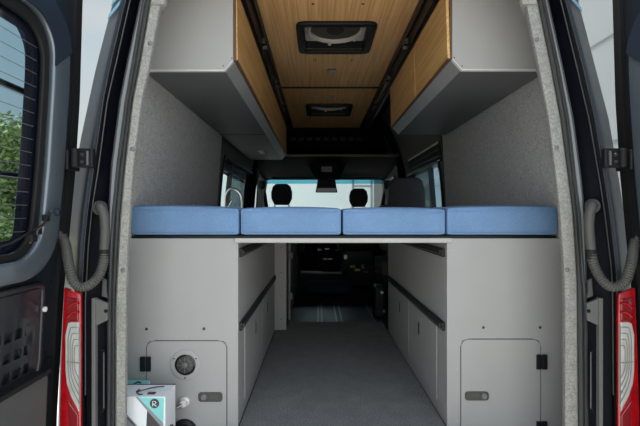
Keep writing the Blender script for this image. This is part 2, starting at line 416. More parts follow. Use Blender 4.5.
R = {'outer': [(-60, 562), (0, 578), (66, 595), (120, 609), (186, 620), (213, 624), (270, 629), (300, 632), (426, 637)],
     'black': [(-60, 550), (0, 565.6), (66, 583), (120, 595.5), (186, 606), (213, 610), (270, 616.6), (300, 617.5), (426, 618.5)],
     'ridge': [(-60, 545), (0, 561), (66, 577), (120, 589.7), (186, 601), (213, 605), (270, 612), (300, 613), (426, 614)],
     'gask': [(-60, 532), (0, 548.4), (66, 563), (120, 574), (186, 582.5), (213, 585), (270, 587), (300, 587), (426, 587.5)],
     'gaskd': [(-60, 526), (0, 542), (66, 556), (120, 566), (186, 573.6), (213, 577), (270, 581), (300, 583), (426, 584)],
     'felt': [(-60, 520), (0, 537.5), (66, 551), (120, 561), (186, 569.7), (213, 573), (270, 576.7), (300, 577.5), (426, 578.5)],
     'feltin': [(-60, 507), (0, 523.5), (66, 536.7), (120, 547), (186, 555), (213, 558), (270, 562), (300, 563), (426, 563)]}
def bx(T, key, z, Y):
    py = HY-(z-CZ)*F/Y; py = min(max(py, -60), 426); return X(interp(T[key], py), Y)
def band(T, sec, z0, z1, n=36):
    """sec: closed loop of (key, Y, extra x) ; lofted over height"""
    mb = MB(); m = len(sec); vs = []; fs = []
    for i in range(n+1):
        z = lerp(z0, z1, i/n)
        for (k_, Y, dx) in sec: vs.append((bx(T, k_, z, Y if Y <= 1.45 else 1.42)+dx, Y, z))
    for i in range(n):
        for j in range(m): fs.append((i*m+j, i*m+(j+1) % m, (i+1)*m+(j+1) % m, (i+1)*m+j))
    fs.append(tuple(range(m))[::-1]); fs.append(tuple(n*m+j for j in range(m)))
    return mb.add(vs, fs)
for T, s in ((L, -1), (R, 1)):
    a = 'left' if s < 0 else 'right'
    n0 = 4 if s < 0 else 8
    zt, zb = 1.80, -.12
    pil = band(T, [('outer', 1.50, s*.028), ('outer', 1.44, 0), ('black', 1.375, s*.012), ('black', 1.38, 0), ('black', 1.60, 0), ('outer', 1.72, s*.10)], zb, zt).build('trim_%d' % n0, M_paint, kind='structure', smooth=True)
    jb = band(T, [('black', 1.375, 0), ('ridge', 1.385, 0), ('ridge', 1.378, -s*.003), ('ridge', 1.40, -s*.006), ('gask', 1.435, 0), ('gask', 1.60, s*.11), ('black', 1.60, 0)], zb, zt).build('trim_%d' % (n0+1), M_jamb, kind='structure', smooth=True)
    # pale welded ridge lines
    rl = band(T, [('ridge', 1.377, s*.001), ('ridge', 1.373, 0), ('ridge', 1.377, -s*.003)], .25, zt)
    rl.build('seam_ridge', M_flange, jb)
    rl = band(T, [('black', 1.373, s*.001), ('black', 1.369, 0), ('black', 1.373, -s*.0022)], .25, zt)
    rl.build('seam_ridge', M_flange, jb)
    gs = band(T, [('gask', 1.405, 0), ('gask', 1.395, -s*.006), ('gaskd', 1.400, s*.006), ('gaskd', 1.41, 0), ('gaskd', 1.47, s*.02), ('gask', 1.47, s*.02)], zb, zt).build('trim_%d' % (n0+2), M_gask, kind='structure', smooth=True)
    gl = band(T, [('gaskd', 1.400, s*.014), ('gaskd', 1.394, s*.010), ('gaskd', 1.400, s*.006)], zb, zt).build('gasket_lip', M_gaskd, gs, smooth=True)
    band(T, [('gaskd', 1.404, 0), ('gaskd', 1.394, -s*.005), ('felt', 1.404, s*.002), ('felt', 1.47, s*.02), ('gaskd', 1.47, s*.02)], zb, zt).build('gasket_channel', M_gaskd, gs, smooth=True)
    ft = band(T, [('felt', 1.415, 0), ('felt', 1.403, -s*.006), ('feltin', 1.405, s*.008), ('feltin', 1.418, 0), ('feltin', 1.60, s*.10), ('felt', 1.60, s*.06)], zb, 1.545, 44)
    ft = ft.build('trim_%d' % (n0+3), M_felt, kind='structure', smooth=True)
    # thicker felt sleeve above the joint, curving into the header
    up = band(T, [('felt', 1.412, s*.0), ('felt', 1.396, -s*.004), ('feltin', 1.398, -s*.004), ('feltin', 1.418, -s*.016), ('feltin', 1.60, s*.10), ('felt', 1.60, s*.10)], 1.527, 1.80, 10)
    up.build('upper_sleeve', M_felt, ft, smooth=True, bevel=.003)
    bts = ((149.5, 43), (132, 149), (122.5, 270.5)) if s < 0 else ((537.5, 39), (557.5, 147.5), (568, 270))
    for (px, py) in bts:
        p = P(px, py, 1.40)
        MB().lathe([(.0075, .006), (.0075, .0), (.005, -.003), (.002, -.0045)], (p.x, 1.403, p.z), 'y', 16).build('snap_button', M_gask, ft)
# header felt between the sleeves
MB().box((-.56, 1.40, 1.75), (.76, 1.60, 1.80)).build('trim_12', M_felt, kind='structure', bevel=.01)
# bumper sill
MB().box((-.86, 1.24, -.22), (1.05, 1.44, -.10)).build('trim_13', M_rub, kind='structure', bevel=.02)

# cyan stripes on the pillars
def stripe(T, s, ya, yb, key0='outer', key1='black', slope=0):
    mb = MB(); n = 5; Y = 1.372
    pts = []
    for i in range(n+1):
        t = i/n
        for e_ in (0, 1):
            py = (ya if e_ == 0 else yb)+slope*t
            xa, xb2 = interp(T[key0], py), interp(T[key1], py)
            px = lerp(xa, xb2, .04+.92*t); yy = lerp(1.440, 1.375, t)
            z_ = Zp(py, 1.40); A_ = Vector((bx(T, key0, z_, 1.44), 1.44, z_)); B_ = Vector((bx(T, key1, z_, 1.375)+s*.012, 1.375, z_))
            pts.append(A_.lerp(B_, .01+.98*t)+Vector((0, -.006, 0)))
    fs = [(2*i, 2*i+2, 2*i+3, 2*i+1) for i in range(n)]
    v2 = [p+Vector((0, .0015, 0)) for p in pts]; q = len(pts)
    fs2 = [tuple(j+q for j in f[::-1]) for f in fs]
    return mb.add(pts+v2, fs+fs2)
pl = bpy.data.objects['trim_4']; pr = bpy.data.objects['trim_8']
stripe(L, -1, 1.0, -9, slope=-2).build('stripe', M_cyan, pl)
stripe(L, -1, 15, 9.5, slope=-5).build('stripe', M_cyan, pl)
stripe(R, 1, 7, 2, slope=-4).build('stripe', M_cyan, pr)
stripe(R, 1, -3, -9, slope=-4).build('stripe', M_cyan, pr)

# ---------------- rear doors (open at a right angle)
XI = [(-.2, -.886), (.14, -.878), (.59, -.853), (.76, -.836), (.97, -.816), (1.21, -.801), (1.53, -.792), (1.9, -.778)]
def xi(z): return interp(XI, z)
def rear_door(s, n, label):
    X_ = (lambda x: x) if s < 0 else (lambda x: 2*XC+.006-x)   # mirror for the right door
    g = lambda off: (lambda u, v, t: (X_(xi(v)+off-t), u, v))
    d = MB().ring((.64, 1.405, -.12, 1.80, .07), (.73, 1.262, .695, 1.395, .10), g(0), 0, .055, 96, 8)
    d = d.build('door_%d' % n, M_inner, kind='structure', smooth=True, bevel=.0)
    # outer skin
    MB().ring((.63, 1.40, -.12, 1.80, .07), (.733, 1.260, .698, 1.392, .10), g(-.057), 0, .012, 96, 8).build('outer_skin', M_paint, d, smooth=True)
    # raised painted frame around the window with soft shoulders
    fr = MB().ring((.67, 1.330, .645, 1.46, .14), (.738, 1.250, .705, 1.398, .10), g(.026), 0, .026, 96, 2)
    fr = fr.build('window_surround', M_paintd, d, smooth=True, bevel=.009, seg=3)
    uc = MB().ring((.668, 1.332, .643, 1.462, .14), (.736, 1.252, .703, 1.400, .10), g(.0285), 0, .004, 160, 2)  # darker sheet, paints the dark reflection on the surround's upper part
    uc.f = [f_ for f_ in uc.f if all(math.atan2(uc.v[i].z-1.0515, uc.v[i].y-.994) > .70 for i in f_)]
    uc.build('dark_reflection', M_paint, fr, smooth=True)
    MB().ring((.735, 1.248, .700, 1.396, .10), (.762, 1.222, .727, 1.363, .085), g(.012), 0, .014, 96, 1).build('window_seal', M_rub, d, smooth=True, bevel=.004)
    MB().ring((.64, 1.408, -.12, 1.81, .07), (.66, 1.376, -.09, 1.79, .06), g(.012), 0, .013, 96, 4).build('edge_seal', M_rub, d, smooth=True)
    # glass with black border and heating wires
    gl = MB().rrect((.735, 1.258, .70, 1.39, .09), g(-.008), 0, .004).build('window_pane', G_win, d)
    MB().ring((.733, 1.260, .698, 1.392, .09), (.815, 1.172, .762, 1.335, .02), g(-.007), 0, .0012, 96, 1).build('black_border', M_blackg, gl)
    hw_ = MB()
    for i in range(15):
        z = .785+i*.0375
        hw_.prism([(.79, z), (1.215, z), (1.215, z+.0016), (.79, z+.0016)], g(-.0045), 0, .0008)
    hw_.build('heating_wires', M_flange, gl)
    # lower service panel with three rows of slots
    sp = MB(); u0, u1 = .86, 1.290; v1, v0 = .612, .348
    rows = [.497, .440, .385]
    sl = .041
    sp.prism([(u0, .515), (u1, .515), (u1, .612), (u0, .612)], g(.012), 0, .008)
    sp.prism([(1.262, .355), (u1, .355), (u1, .515), (1.225, .515)], g(.012), 0, .008)
    for r_ in rows:
        zc0, zc1 = r_-.030+.003, r_+.027-.0+.0
        k_ = 0; u = 1.262
        while u-sl > u0-.001:
            sp.ring((u-sl, u, zc0-.0, zc0+.057, .0005), (u-sl+.006, u-.004, zc0+.012, zc0+.041, .006), g(.012), 0, .006, 20, 1)
            u -= sl
    sp.build('service_panel', M_inner, d)
    MB().ring((.845, 1.306, .335, .632, .03), (.858, 1.291, .350, .615, .02), g(.018), 0, .018, 48, 1).build('service_panel_rim', M_inner, d, smooth=True, bevel=.004)
    pk = MB().rrect((.70, 1.312, -.05, .352, .02), g(.036), 0, .032, 5).build('door_pocket', M_gaskd, d, bevel=.006)
    MB().prism([(.70, .345), (1.312, .345), (1.312, .360), (.70, .360)], g(.045), 0, .045).build('pocket_rim', M_rub, pk, bevel=.004)
    c = Vector((X_(xi(.56)+.026), 1.298, .545))
    MB().lathe([(.0, 0), (.008, .002), (.008, .008)] if s > 0 else [(.008, -.008), (.008, -.002), (.001, 0)], c, 'x', 14).build('clip', M_white, d)
    for (yy, zz) in ((1.345, .40), (1.35, .62), (1.345, .25)):
        MB().lathe([(.005, 0), (.005, .002*(-s))], (X_(xi(zz)+.001), yy, zz), 'x', 12).build('plug', M_black, d)
    # hinge at the height of the latch
    for hz in (1.010, .05):
        hb = MB().box((min(X_(-.790), X_(-.716)), 1.350, hz-.026), (max(X_(-.790), X_(-.716)), 1.372, hz+.036))
        hb.box((min(X_(-.80), X_(-.783)), 1.33, hz-.034), (max(X_(-.80), X_(-.783)), 1.40, hz+.030))
        h = hb.build('hinge', M_black, d, bevel=.004)
        MB().lathe([(.009, 0), (.011, .004), (.011, .056), (.009, .060)], (X_(-.770), 1.345, hz-.026), 'z', 16).build('hinge_pin', M_rub, h)
        MB().box((min(X_(-.733), X_(-.728)), 1.345, hz-.018), (max(X_(-.733), X_(-.728)), 1.350, hz+.026)).build('hinge_leaf', M_flange, h)
        for q in (-.008, .014):
            MB().lathe([(.004, 0), (.006, .003), (.006, .006)], (X_(-.748), 1.343, hz+q), 'y', 10).build('bolt', M_screwd, h)
    tag(d, label)
    return d
dl = rear_door(-1, 1, 'dark rear van door opened wide on the left with curved window')
dr = rear_door(1, 2, 'dark rear van door opened wide at the right edge')
# wiring clips and the wire at the window's lower corner of the left door
mb = MB().tube(curve([P(52, 210, 1.27), P(47, 216, 1.255), P(45, 224, 1.24), P(38, 230, 1.20), P(36, 238, 1.19), P(30, 243, 1.17)]), .0022, 6)
wr = mb.build('wire', M_bark, dl)
MB().tube(curve([P(50, 212, 1.245), P(42, 225, 1.22), P(30, 232, 1.18), P(12, 243, 1.10), P(-10, 250, 1.03)]), .003, 6).build('wire', M_rub, dl)
for (px, py, Y) in ((46, 218, 1.25), (38, 231, 1.21), (33, 238, 1.18)):
    p = P(px, py, Y); MB().box((p.x-.006, p.y-.012, p.z-.010), (p.x+.006, p.y+.012, p.z+.010)).build('wire_clip', M_rub, dl, bevel=.003)
p = P(50.5, 212, 1.27); MB().lathe([(.013, 0), (.013, .004), (.009, .006), (.006, .010)], (-.782, 1.27, p.z), 'x', 16).build('door_plug', M_paint, dl)

# ================================================================ THINGS ON THE BODY
# tail lights
def tail_light(s, label):
    T = L if s < 0 else R
    e_ = empty('tail_light', (X(70, 1.36) if s < 0 else X(627, 1.36), 1.40, .10), label, 'tail light')
    Y = 1.349
    fx = (lambda px: px) if s < 0 else (lambda px: 699.5-px)
    def pp(px, py): return (X(fx(px-1), Y), Zp(py, Y))

    body = [pp(*q) for q in ((64, 287.5), (81, 294), (81.3, 330), (81, 426), (80, 470), (60, 470), (59.5, 420), (61, 360), (63, 310))]
    MB().prism(body, fXZ, 1.352, 1.366).build('red_lens', M_red, e_, bevel=.005, smooth=True)
    dk = [pp(*q) for q in ((67, 297), (79.5, 299), (79.5, 321), (68, 321))]
    MB().prism(dk, fXZ, 1.348, 1.36).build('dark_reflector', M_redd, e_, bevel=.003)
    for q in range(2):
        y0 = 303+q*9
        pth = [P(fx(67.5), y0+5, 1.346), P(fx(72), y0+1, 1.344), P(fx(79), y0, 1.346)]
        MB().tube(curve(pth, 5), .004, 8).build('reflector_band', M_red, e_, smooth=True)
    cl = [(69, 323), (72, 322), (80, 322), (80, 412), (77, 406), (72, 396), (68, 384), (66.5, 370), (66.5, 335)]
    cln = MB().prism([pp(*q) for q in cl], fXZ, 1.346, 1.36).build('clear_lens', M_lens, e_, bevel=.003)
    cc = (75, 360)
    for q, k_ in enumerate((.86, .70, .54, .38)):
        pts = [P(fx(lerp(cc[0]+4, a, k_)), lerp(cc[1], b, k_), 1.3445) for a, b in cl]
        pts.append(pts[0])
        MB().tube(pts, .0014, 6).build('lens_groove', M_lensd, cln)
    MB().tube([P(fx(66.6), 362, 1.3445), P(fx(80), 363, 1.3445)], .0015, 6).build('lens_seam', M_lensd, cln)
    br = [pp(*q) for q in ((69, 400), (79.5, 415), (79.5, 430), (70, 430))]
    MB().prism(br, fXZ, 1.347, 1.36).build('dark_reflector', M_redd, e_, bevel=.003)
tail_light(-1, 'red and clear ribbed tail light beside the left rear door')
tail_light(1, 'red and clear ribbed tail light beside the right rear door')

# corrugated hoses
def hose(path, elbow, label):
    e_ = empty('cable_conduit', (path[0].x, 1.37, path[-1].z), label, 'hose')
    pts = curve(path, 40)
    # even spacing
    out_ = [pts[0]]; acc = 0; step = .0019
    for a, b in zip(pts, pts[1:]):
        seg = (b-a).length; acc += seg
        while acc >= step:
            acc -= step; out_.append(b-(b-a)*(acc/seg if seg else 0))
    MB().tube(out_, .013, 14, rf=lambda i: (.0154, .0146, .0130, .0146)[i % 4]).build('corrugated_tube', M_hose, e_, smooth=False)
    MB().tube(curve(elbow, 8), .0145, 16).build('elbow', M_hose, e_, smooth=True)
    b = elbow[0]
    MB().lathe([(.022, -.004), (.024, 0), (.024, .006), (.020, .012)], (b.x, b.y, b.z), 'y', 24).build('grommet', M_hose, e_, smooth=True)
    c = elbow[-1]
    MB().lathe([(.0165, 0), (.0165, .03), (.0160, .032)], (c.x, c.y, c.z-.03), 'z', 18).build('collar', M_rub, e_, smooth=True, bevel=.002)
hose([P(104, 250, 1.355), P(103.5, 262, 1.35), P(99, 275, 1.345), P(91, 284, 1.335), P(82, 287, 1.33), P(74, 282, 1.325), P(70, 270, 1.33), P(67.5, 256, 1.355), P(66, 246, 1.375), P(63, 238, 1.383), P(58, 232, 1.383)],
     [P(99.5, 208, 1.385), P(100, 207, 1.36), P(103.5, 213, 1.352), P(105, 225, 1.352), P(104.7, 238, 1.355), P(104, 250, 1.355)],
     'grey corrugated cable hose looping below the left door hinge')
hose([P(591, 250, 1.355), P(593, 262, 1.35), P(598, 274, 1.345), P(606, 284, 1.335), P(615, 287, 1.33), P(625, 281, 1.325), P(630, 268, 1.33), P(632.5, 255, 1.355), P(634, 246, 1.375), P(637, 238, 1.383), P(642, 232, 1.383)],
     [P(593, 206, 1.385), P(592.5, 205, 1.36), P(590, 212, 1.352), P(589, 225, 1.352), P(589.8, 238, 1.355), P(591, 250, 1.355)],
     'grey corrugated cable hose looping below the right door hinge')

# latch strikers in the door jamb
def striker(s, label):
    fx = (lambda px: px) if s < 0 else (lambda px: 694.5-px)
    e_ = empty('latch_striker', (X(fx(100), 1.38), 1.40, .03), label, 'striker')
    Y = 1.38
    pts = [P(fx(a), b, Y) for a, b in ((95.6, 297.5), (108.5, 303), (108, 320), (95.6, 326))]
    MB().prism([(q.x, q.z) for q in pts], fXZ, 1.372, 1.384).build('bracket', M_flange, e_, bevel=.002)
    q = P(fx(106), 311, 1.372)
    MB().lathe([(.006, -.002), (.006, .001)], q, 'y', 14).build('bolt_hole', M_black, e_)
    a, b = X(fx(92), 1.37), X(fx(95.8), 1.37)
    MB().box((min(a, b), 1.366, -.12), (max(a, b), 1.384, Zp(298, 1.37))).build('flange', M_flange, e_, bevel=.002)
    MB().tube([P(fx(102), 350, 1.385), P(fx(103.5), 352, 1.38), P(fx(103.5), 408, 1.38), P(fx(102), 412, 1.385)], .004, 8).build('wiring_clip', M_blackg, e_)
    MB().prism([(P(fx(u), v, 1.38).x, P(fx(u), v, 1.38).z) for u, v in ((103, 278), (106.5, 280), (106.5, 292), (108, 298), (102, 296))], fXZ, 1.376, 1.386).build('cover_tab', M_gaskd, e_, bevel=.002)
striker(-1, 'grey angled striker bracket in the left door jamb')
striker(1, 'grey angled striker bracket in the right door jamb')

# ladder outside the left door
e_ = empty('ladder', (-.95, 1.25, .3), 'black ladder seen through the window of the left door', 'ladder')
for yy in (1.405, .95): MB().tube([(-.955, yy, .25), (-.955, yy, 1.85)], .012, 10).build('stile', M_black, e_)
for i in range(5):
    zz = .958+.276*(i-1)
    MB().tube([(-.955, .95, zz), (-.955, 1.405, zz)], .010, 10).build('rung', M_black, e_)
for zz in (.35, 1.7): MB().box((-.955, 1.34, zz), (-.85, 1.36, zz+.03)).build('bracket', M_black, e_)

# ================================================================ GARAGE CABINETS
Y1 = 1.67
XL, XR = -.314, .507
def screw(parent, p, r=.0022, m=None, ax='y', d=-1):
    m = m or M_screw
    prof = [(r, .0), (r, .0012*d), (r*.5, .002*d)]
    MB().lathe(prof, p, ax, 10).build('screw', m, parent)
def access_door(parent, px0, px1, py0, hinge_px, latch, knob_px, s):
    x0, x1 = X(px0, Y1), X(px1, Y1); zt = Zp(py0, Y1)
    d = MB().rrect((x0, x1, -.10, zt, .028), fXZ, Y1-.0035, Y1+.004, 8).build('access_door', M_panel_low if s < 0 else M_panel, parent, bevel=.0012)
    MB().ring((x0-.0035, x1+.0035, -.1035, zt+.0035, .031), (x0, x1, -.10, zt, .028), fXZ, Y1-.0006, Y1+.001, 64).build('door_gap', M_gaskd, parent)
    for hz in (Zp((356+371)/2 - (0 if s < 0 else 2), Y1), Zp(428, Y1)):
        xm = X(hinge_px, Y1)
        for q in (-1, 1):
            h = MB().rrect((xm+(q-1)*.0225/2+.0015, xm+(q+1)*.0225/2-.0015, hz-.029, hz+.029, .003), fXZ, Y1-.010, Y1-.003, 3).build('hinge', M_black, d, bevel=.0015)
            for zz in (-.019, 0, .019):
                MB().lathe([(.0035, 0), (.0035, -.001), (.002, -.002)], (xm+q*.0115, Y1-.010, hz+zz), 'y', 10).build('screw', M_screwd, d) if False else None
    a, b, c, e2 = latch
    la = MB().rrect((X(a, Y1), X(b, Y1), Zp(e2, Y1), Zp(c, Y1), .012), fXZ, Y1-.009, Y1-.003, 6).build('latch', M_latch, d, bevel=.002)
    return d, la
def cab_body(s, name, label):
    xs = XL if s < 0 else XR
    xw = -.765 if s < 0 else .965
    e_ = empty(name, ((xs+xw)/2, 2.3, 0), label, 'cabinet')
    a, b = min(xs, xw), max(xs, xw)
    chm = .010
    # end panel with clipped top corner by the bed board
    if s < 0: poly = [(a, -.14), (b, -.14), (b, .728), (b-.012, .742), (a, .742)]
    else: poly = [(a, -.14), (b, -.14), (b, .742), (a+.012, .742), (a, .728)]
    MB().prism(poly, fXZ, Y1, Y1+.018).build('end_panel', M_panel_low if s < 0 else M_panel, e_, bevel=.0015)
    t = .018*(-s)
    x_in = xs-t*0
    sd = MB().box((min(xs, xs+.018*s), Y1+.0181, 0), (max(xs, xs+.018*s), 3.07, .742)).build('side_panel', M_panel_low if s < 0 else M_panel, e_)
    # two cupboard doors in the side, each with a finger slot
    for (ya, yb, ys) in ((1.81, 2.36, 2.125), (2.37, 2.90, 2.62)):
        xf = xs-.0035*s
        f = lambda u, v, t_: (t_, u, v)
        dd = MB().prism([(ya, .05), (yb, .05), (yb, .362), (ya, .362)], f, min(xs, xf), max(xs, xf)).build('door', M_panel_low if s < 0 else M_panel, e_, bevel=.001)
        MB().rrect((ys-.011, ys+.011, .238, .300, .010), f, min(xf, xf-.001*s), max(xf, xf-.001*s), 5).build('finger_slot', M_black, dd)
    # load-rails
    for zr in (.372, .667):
        r = MB().box((min(xs, xs-.012*s), Y1+.022, zr), (max(xs, xs-.012*s), 3.05, zr+.034))
        r = r.build('cargo_rail', M_black, e_, bevel=.002)
        MB().box((min(xs-.012*s, xs-.0135*s), Y1+.024, zr+.006), (max(xs-.012*s, xs-.0135*s), 3.04, zr+.010)).build('rail_lip', M_flange, r)
        MB().box((min(xs-.012*s, xs-.0135*s), Y1+.024, zr+.022), (max(xs-.012*s, xs-.0135*s), 3.04, zr+.025)).build('rail_lip', M_gaskd, r)
        MB().lathe([(.006, 0), (.006, -.002*s)], (xs-.013*s, Y1+.05, zr+.017), 'x', 12).build('rail_bolt', M_metal, r)
    top = MB().box((a, Y1+.0181, .724), (b-(0 if s > 0 else .018), 3.07, .742)) if s < 0 else MB().box((a+.018, Y1+.0181, .724), (b, 3.07, .742))
    top.build('top_panel', M_under, e_)
    return e_
cl = cab_body(-1, 'storage_cabinet', 'grey laminate storage cabinet left of the load bay with round port')
cr_ = cab_body(1, 'storage_cabinet', 'grey laminate storage cabinet right of the load bay with plain access door')
dL, laL = access_door(cl, 146.9, 226.5, 341, 146.2, (198.7, 222.8, 391.7, 401), 205, -1)
dR, laR = access_door(cr_, 461, 540, 339.4, 541, (464.4, 488.3, 391, 399.7), 483, 1)
for la, kx, gx in ((laL, 204.5, 214.5), (laR, 483, 473.5)):
    p = P(kx, 396 if kx < 300 else 395, Y1)
    MB().lathe([(.012, Y1-.009), (.012, Y1-.013), (.009, Y1-.016)], (p.x, 0, p.z), 'y', 18).build('key_knob', M_gask, la)
    MB().box((X(gx, Y1)-.018, Y1-.0105, p.z-.009), (X(gx, Y1)+.018, Y1-.0088, p.z+.009)).build('finger_recess', M_gaskd, la, bevel=.001)
# round port on the left door
p = P(185.7, 364.3, Y1)
pt = MB().lathe([(.0595, Y1-.0035), (.0595, Y1-.006), (.056, Y1-.008), (.042, Y1-.008), (.040, Y1-.005)], (p.x, 0, p.z), 'y', 40).build('round_port', M_panel, dL, smooth=True)
MB().lathe([(.040, Y1-.0062), (.040, Y1-.009), (.036, Y1-.012), (.034, Y1-.0085)], (p.x, 0, p.z), 'y', 32).build('port_rim', M_blackg, pt, smooth=True)
MB().lathe([(.033, Y1-.0088), (.030, Y1-.011), (.018, Y1-.013), (.016, Y1-.011)], (p.x, 0, p.z), 'y', 28).build('port_grille', M_latch, pt)
MB().lathe([(.012, Y1-.0135), (.009, Y1-.017), (.003, Y1-.018)], (p.x, 0, p.z), 'y', 20).build('port_cap', M_flange, pt, smooth=True)
sp = MB()
for i in range(8):
    a = i*math.pi/4
    sp.tube([(p.x+.010*math.cos(a), Y1-.014, p.z+.010*math.sin(a)), (p.x+.031*math.cos(a), Y1-.0125, p.z+.031*math.sin(a))], .0016, 6)
sp.build('port_spokes', M_flange, pt)
for a in (90+180, 30, 150):
    screw(pt, (p.x+.050*math.cos(math.radians(a)), Y1-.008, p.z+.050*math.sin(math.radians(a))), .003, M_screwd)
# water valve and black socket
p = P(185.2, 401, Y1)
v = MB().lathe([(.019, Y1-.0035), (.019, Y1-.010), (.014, Y1-.012), (.011, Y1-.026), (.013, Y1-.030)], (p.x, 0, p.z), 'y', 24).build('water_valve', M_white, dL, smooth=True)
MB().tube([(p.x-.002, Y1-.026, p.z-.002), (p.x-.024, Y1-.032, p.z-.012)], .0075, 12).build('valve_spout', M_metal, v, smooth=True)
p = P(185, 431, Y1)
sk = MB().lathe([(.050, Y1-.0035), (.050, Y1-.012), (.042, Y1-.020), (.036, Y1-.020), (.032, Y1-.010)], (p.x, 0, p.z), 'y', 36).build('black_socket', M_black, dL, smooth=True)
for (px, py) in ((146.6, 329), (204, 328.7)): screw(cl, (X(px, Y1), Y1, Zp(py, Y1)), .0058, M_screwd)
for (px, py) in ((148, 339), (186.5, 337.5), (228, 339), (229.5, 370), (229.5, 422), (238-3, 290)): screw(cl, (X(px, Y1), Y1, Zp(py, Y1)), .0024)
for (px, py) in ((483.3, 327.5), (540, 327.5)): screw(cr_, (X(px, Y1), Y1, Zp(py, Y1)), .0056, M_screwd)
for (px, py) in ((459, 338), (500, 336), (541.5, 338), (457, 369), (543.6, 394.7), (457.4, 421), (452, 290), (451, 250)): screw(cr_, (X(px, Y1), Y1, Zp(py, Y1)), .0024)
for (yy, zz) in ((1.695, .39+.06), (1.695, .235), (1.695, .08), (1.86, .43), (1.93, .50), (2.0, .45), (2.06, .52), (2.4, .47), (1.74, .60)):
    MB().lathe([(.0026, 0), (.0026, -.0012)], (XR, yy, zz), 'x', 10).build('screw', M_screw, cr_)
for (yy, zz) in ((1.70, .16), (1.735, .13), (1.70, .105), (1.72, .075), (1.86, .49), (1.95, .43), (2.2, .52), (2.45, .44), (1.69, .45)):
    MB().lathe([(.0026, 0), (.0026, .0012)], (XL, yy, zz), 'x', 10).build('screw', M_screw, cl)

# bed board and cushions
bd = MB().box((-.322, Y1-.006, .7425-.016), (.518, 3.06, .7425+.004))
bd.v = [Vector(q) for q in bd.v]
bed = empty('bed_platform', (.1, 2.3, .72), 'long grey board spanning the load bay under the blue cushions', 'bed platform')
MB().box((XL+.001, Y1-.004, .7245), (XR-.001, 3.06, .7415)).build('board', M_panel_low, bed)
MB().box((XL-.012, Y1-.012, .7265), (XR+.016, Y1-.004, .7435)).build('front_lip', M_lip, bed, bevel=.002)
MB().box((-.735, Y1+.01, .7425), (.940, 3.07, .752)).build('slat_base', M_black, bed)
def cushion(x0, x1, label, crown=.006, dz=0, tilt=0):
    z0, z1 = .7535, .862+dz; y0, y1 = Y1-.006, 3.06; r = .014
    nx, ny, nz_ = 22, 40, 7
    mb = MB(); vs = []; idx = {}
    bm_v = []
    def pos(i, j, k):
        u, v, q = i/nx, j/ny, k/nz_
        # rounded box mapping
        x = lerp(x0, x1, u); y = lerp(y0, y1, v); z = lerp(z0, z1, q)
        hx, hy, hz = (x1-x0)/2, (y1-y0)/2, (z1-z0)/2; c = Vector(((x0+x1)/2, (y0+y1)/2, (z0+z1)/2))
        d = Vector((x, y, z))-c; inner = Vector((max(-hx+r, min(hx-r, d.x)), max(-hy+r, min(hy-r, d.y)), max(-hz+r, min(hz-r, d.z))))
        e2 = d-inner
        if e2.length > 1e-9: d = inner+e2.normalized()*r if e2.length > r*.999 or True else d
        cu = (1-(2*u-1)**4)*(1-(2*v-1)**4)
        d.z += crown*cu*q*1.1 + (crown*.8*math.sin(math.pi*u) if q > .8 else 0) + tilt*(u-.5)*q**2*1.0
        d.y -= .006*math.sin(math.pi*q)*(1-(2*u-1)**6) if v < .5 else 0
        return c+d
    # snap grid lines so that corners get rounding samples
    faces = []
    def vert(i, j, k):
        key = (i, j, k)
        if key not in idx: idx[key] = len(vs); vs.append(pos(i, j, k))
        return idx[key]
    for i in range(nx):
        for j in range(ny):
            faces.append((vert(i, j, 0), vert(i, j+1, 0), vert(i+1, j+1, 0), vert(i+1, j, 0)))
            faces.append((vert(i, j, nz_), vert(i+1, j, nz_), vert(i+1, j+1, nz_), vert(i, j+1, nz_)))
    for i in range(nx):
        for k_ in range(nz_):
            faces.append((vert(i, 0, k_), vert(i+1, 0, k_), vert(i+1, 0, k_+1), vert(i, 0, k_+1)))
            faces.append((vert(i, ny, k_), vert(i, ny, k_+1), vert(i+1, ny, k_+1), vert(i+1, ny, k_)))
    for j in range(ny):
        for k_ in range(nz_):
            faces.append((vert(0, j, k_), vert(0, j, k_+1), vert(0, j+1, k_+1), vert(0, j+1, k_)))
            faces.append((vert(nx, j, k_), vert(nx, j+1, k_), vert(nx, j+1, k_+1), vert(nx, j, k_+1)))
    mb.add(vs, faces)
    e2 = empty('bed_cushion', ((x0+x1)/2, 2.3, z0), label, 'cushion', )
    c = mb.build('cushion_cover', M_cush, e2, smooth=True)
    # stitched seams along the lower and upper front edge
    for zz, dy in ((z0+.012, -.0035), (z1-.016, -.003)):
        MB().tube([(lerp(x0+.015, x1-.015, t/10), y0+dy, zz+tilt*(t/10-.5)*(.9 if zz > .8 else 0.1)) for t in range(11)], .0011, 5).build('seam', M_cush, e2)
cushion(-.737, X(239.8, Y1)-.001, 'blue bed cushion at the far left beside the cloth wall', dz=.004, tilt=-.010)
cushion(X(239.8, Y1)+.001, X(342, Y1)-.001, 'blue bed cushion second from left, in front of the driver headrest', dz=-.001)
cushion(X(342, Y1)+.001, X(446, Y1)-.001, 'blue bed cushion third from left, in front of the grey seat', dz=-.003)
cushion(X(446, Y1)+.001, .943, 'blue bed cushion at the far right beside the cloth wall', dz=.004, tilt=.004)

# cargo mat
MB().box((XL+.004, 1.60, -.010), (XR-.004, 3.325, .003)).build('cargo_mat', M_carpet, label='dark grey carpet mat covering the load bay floor', cat='mat', bevel=.002)

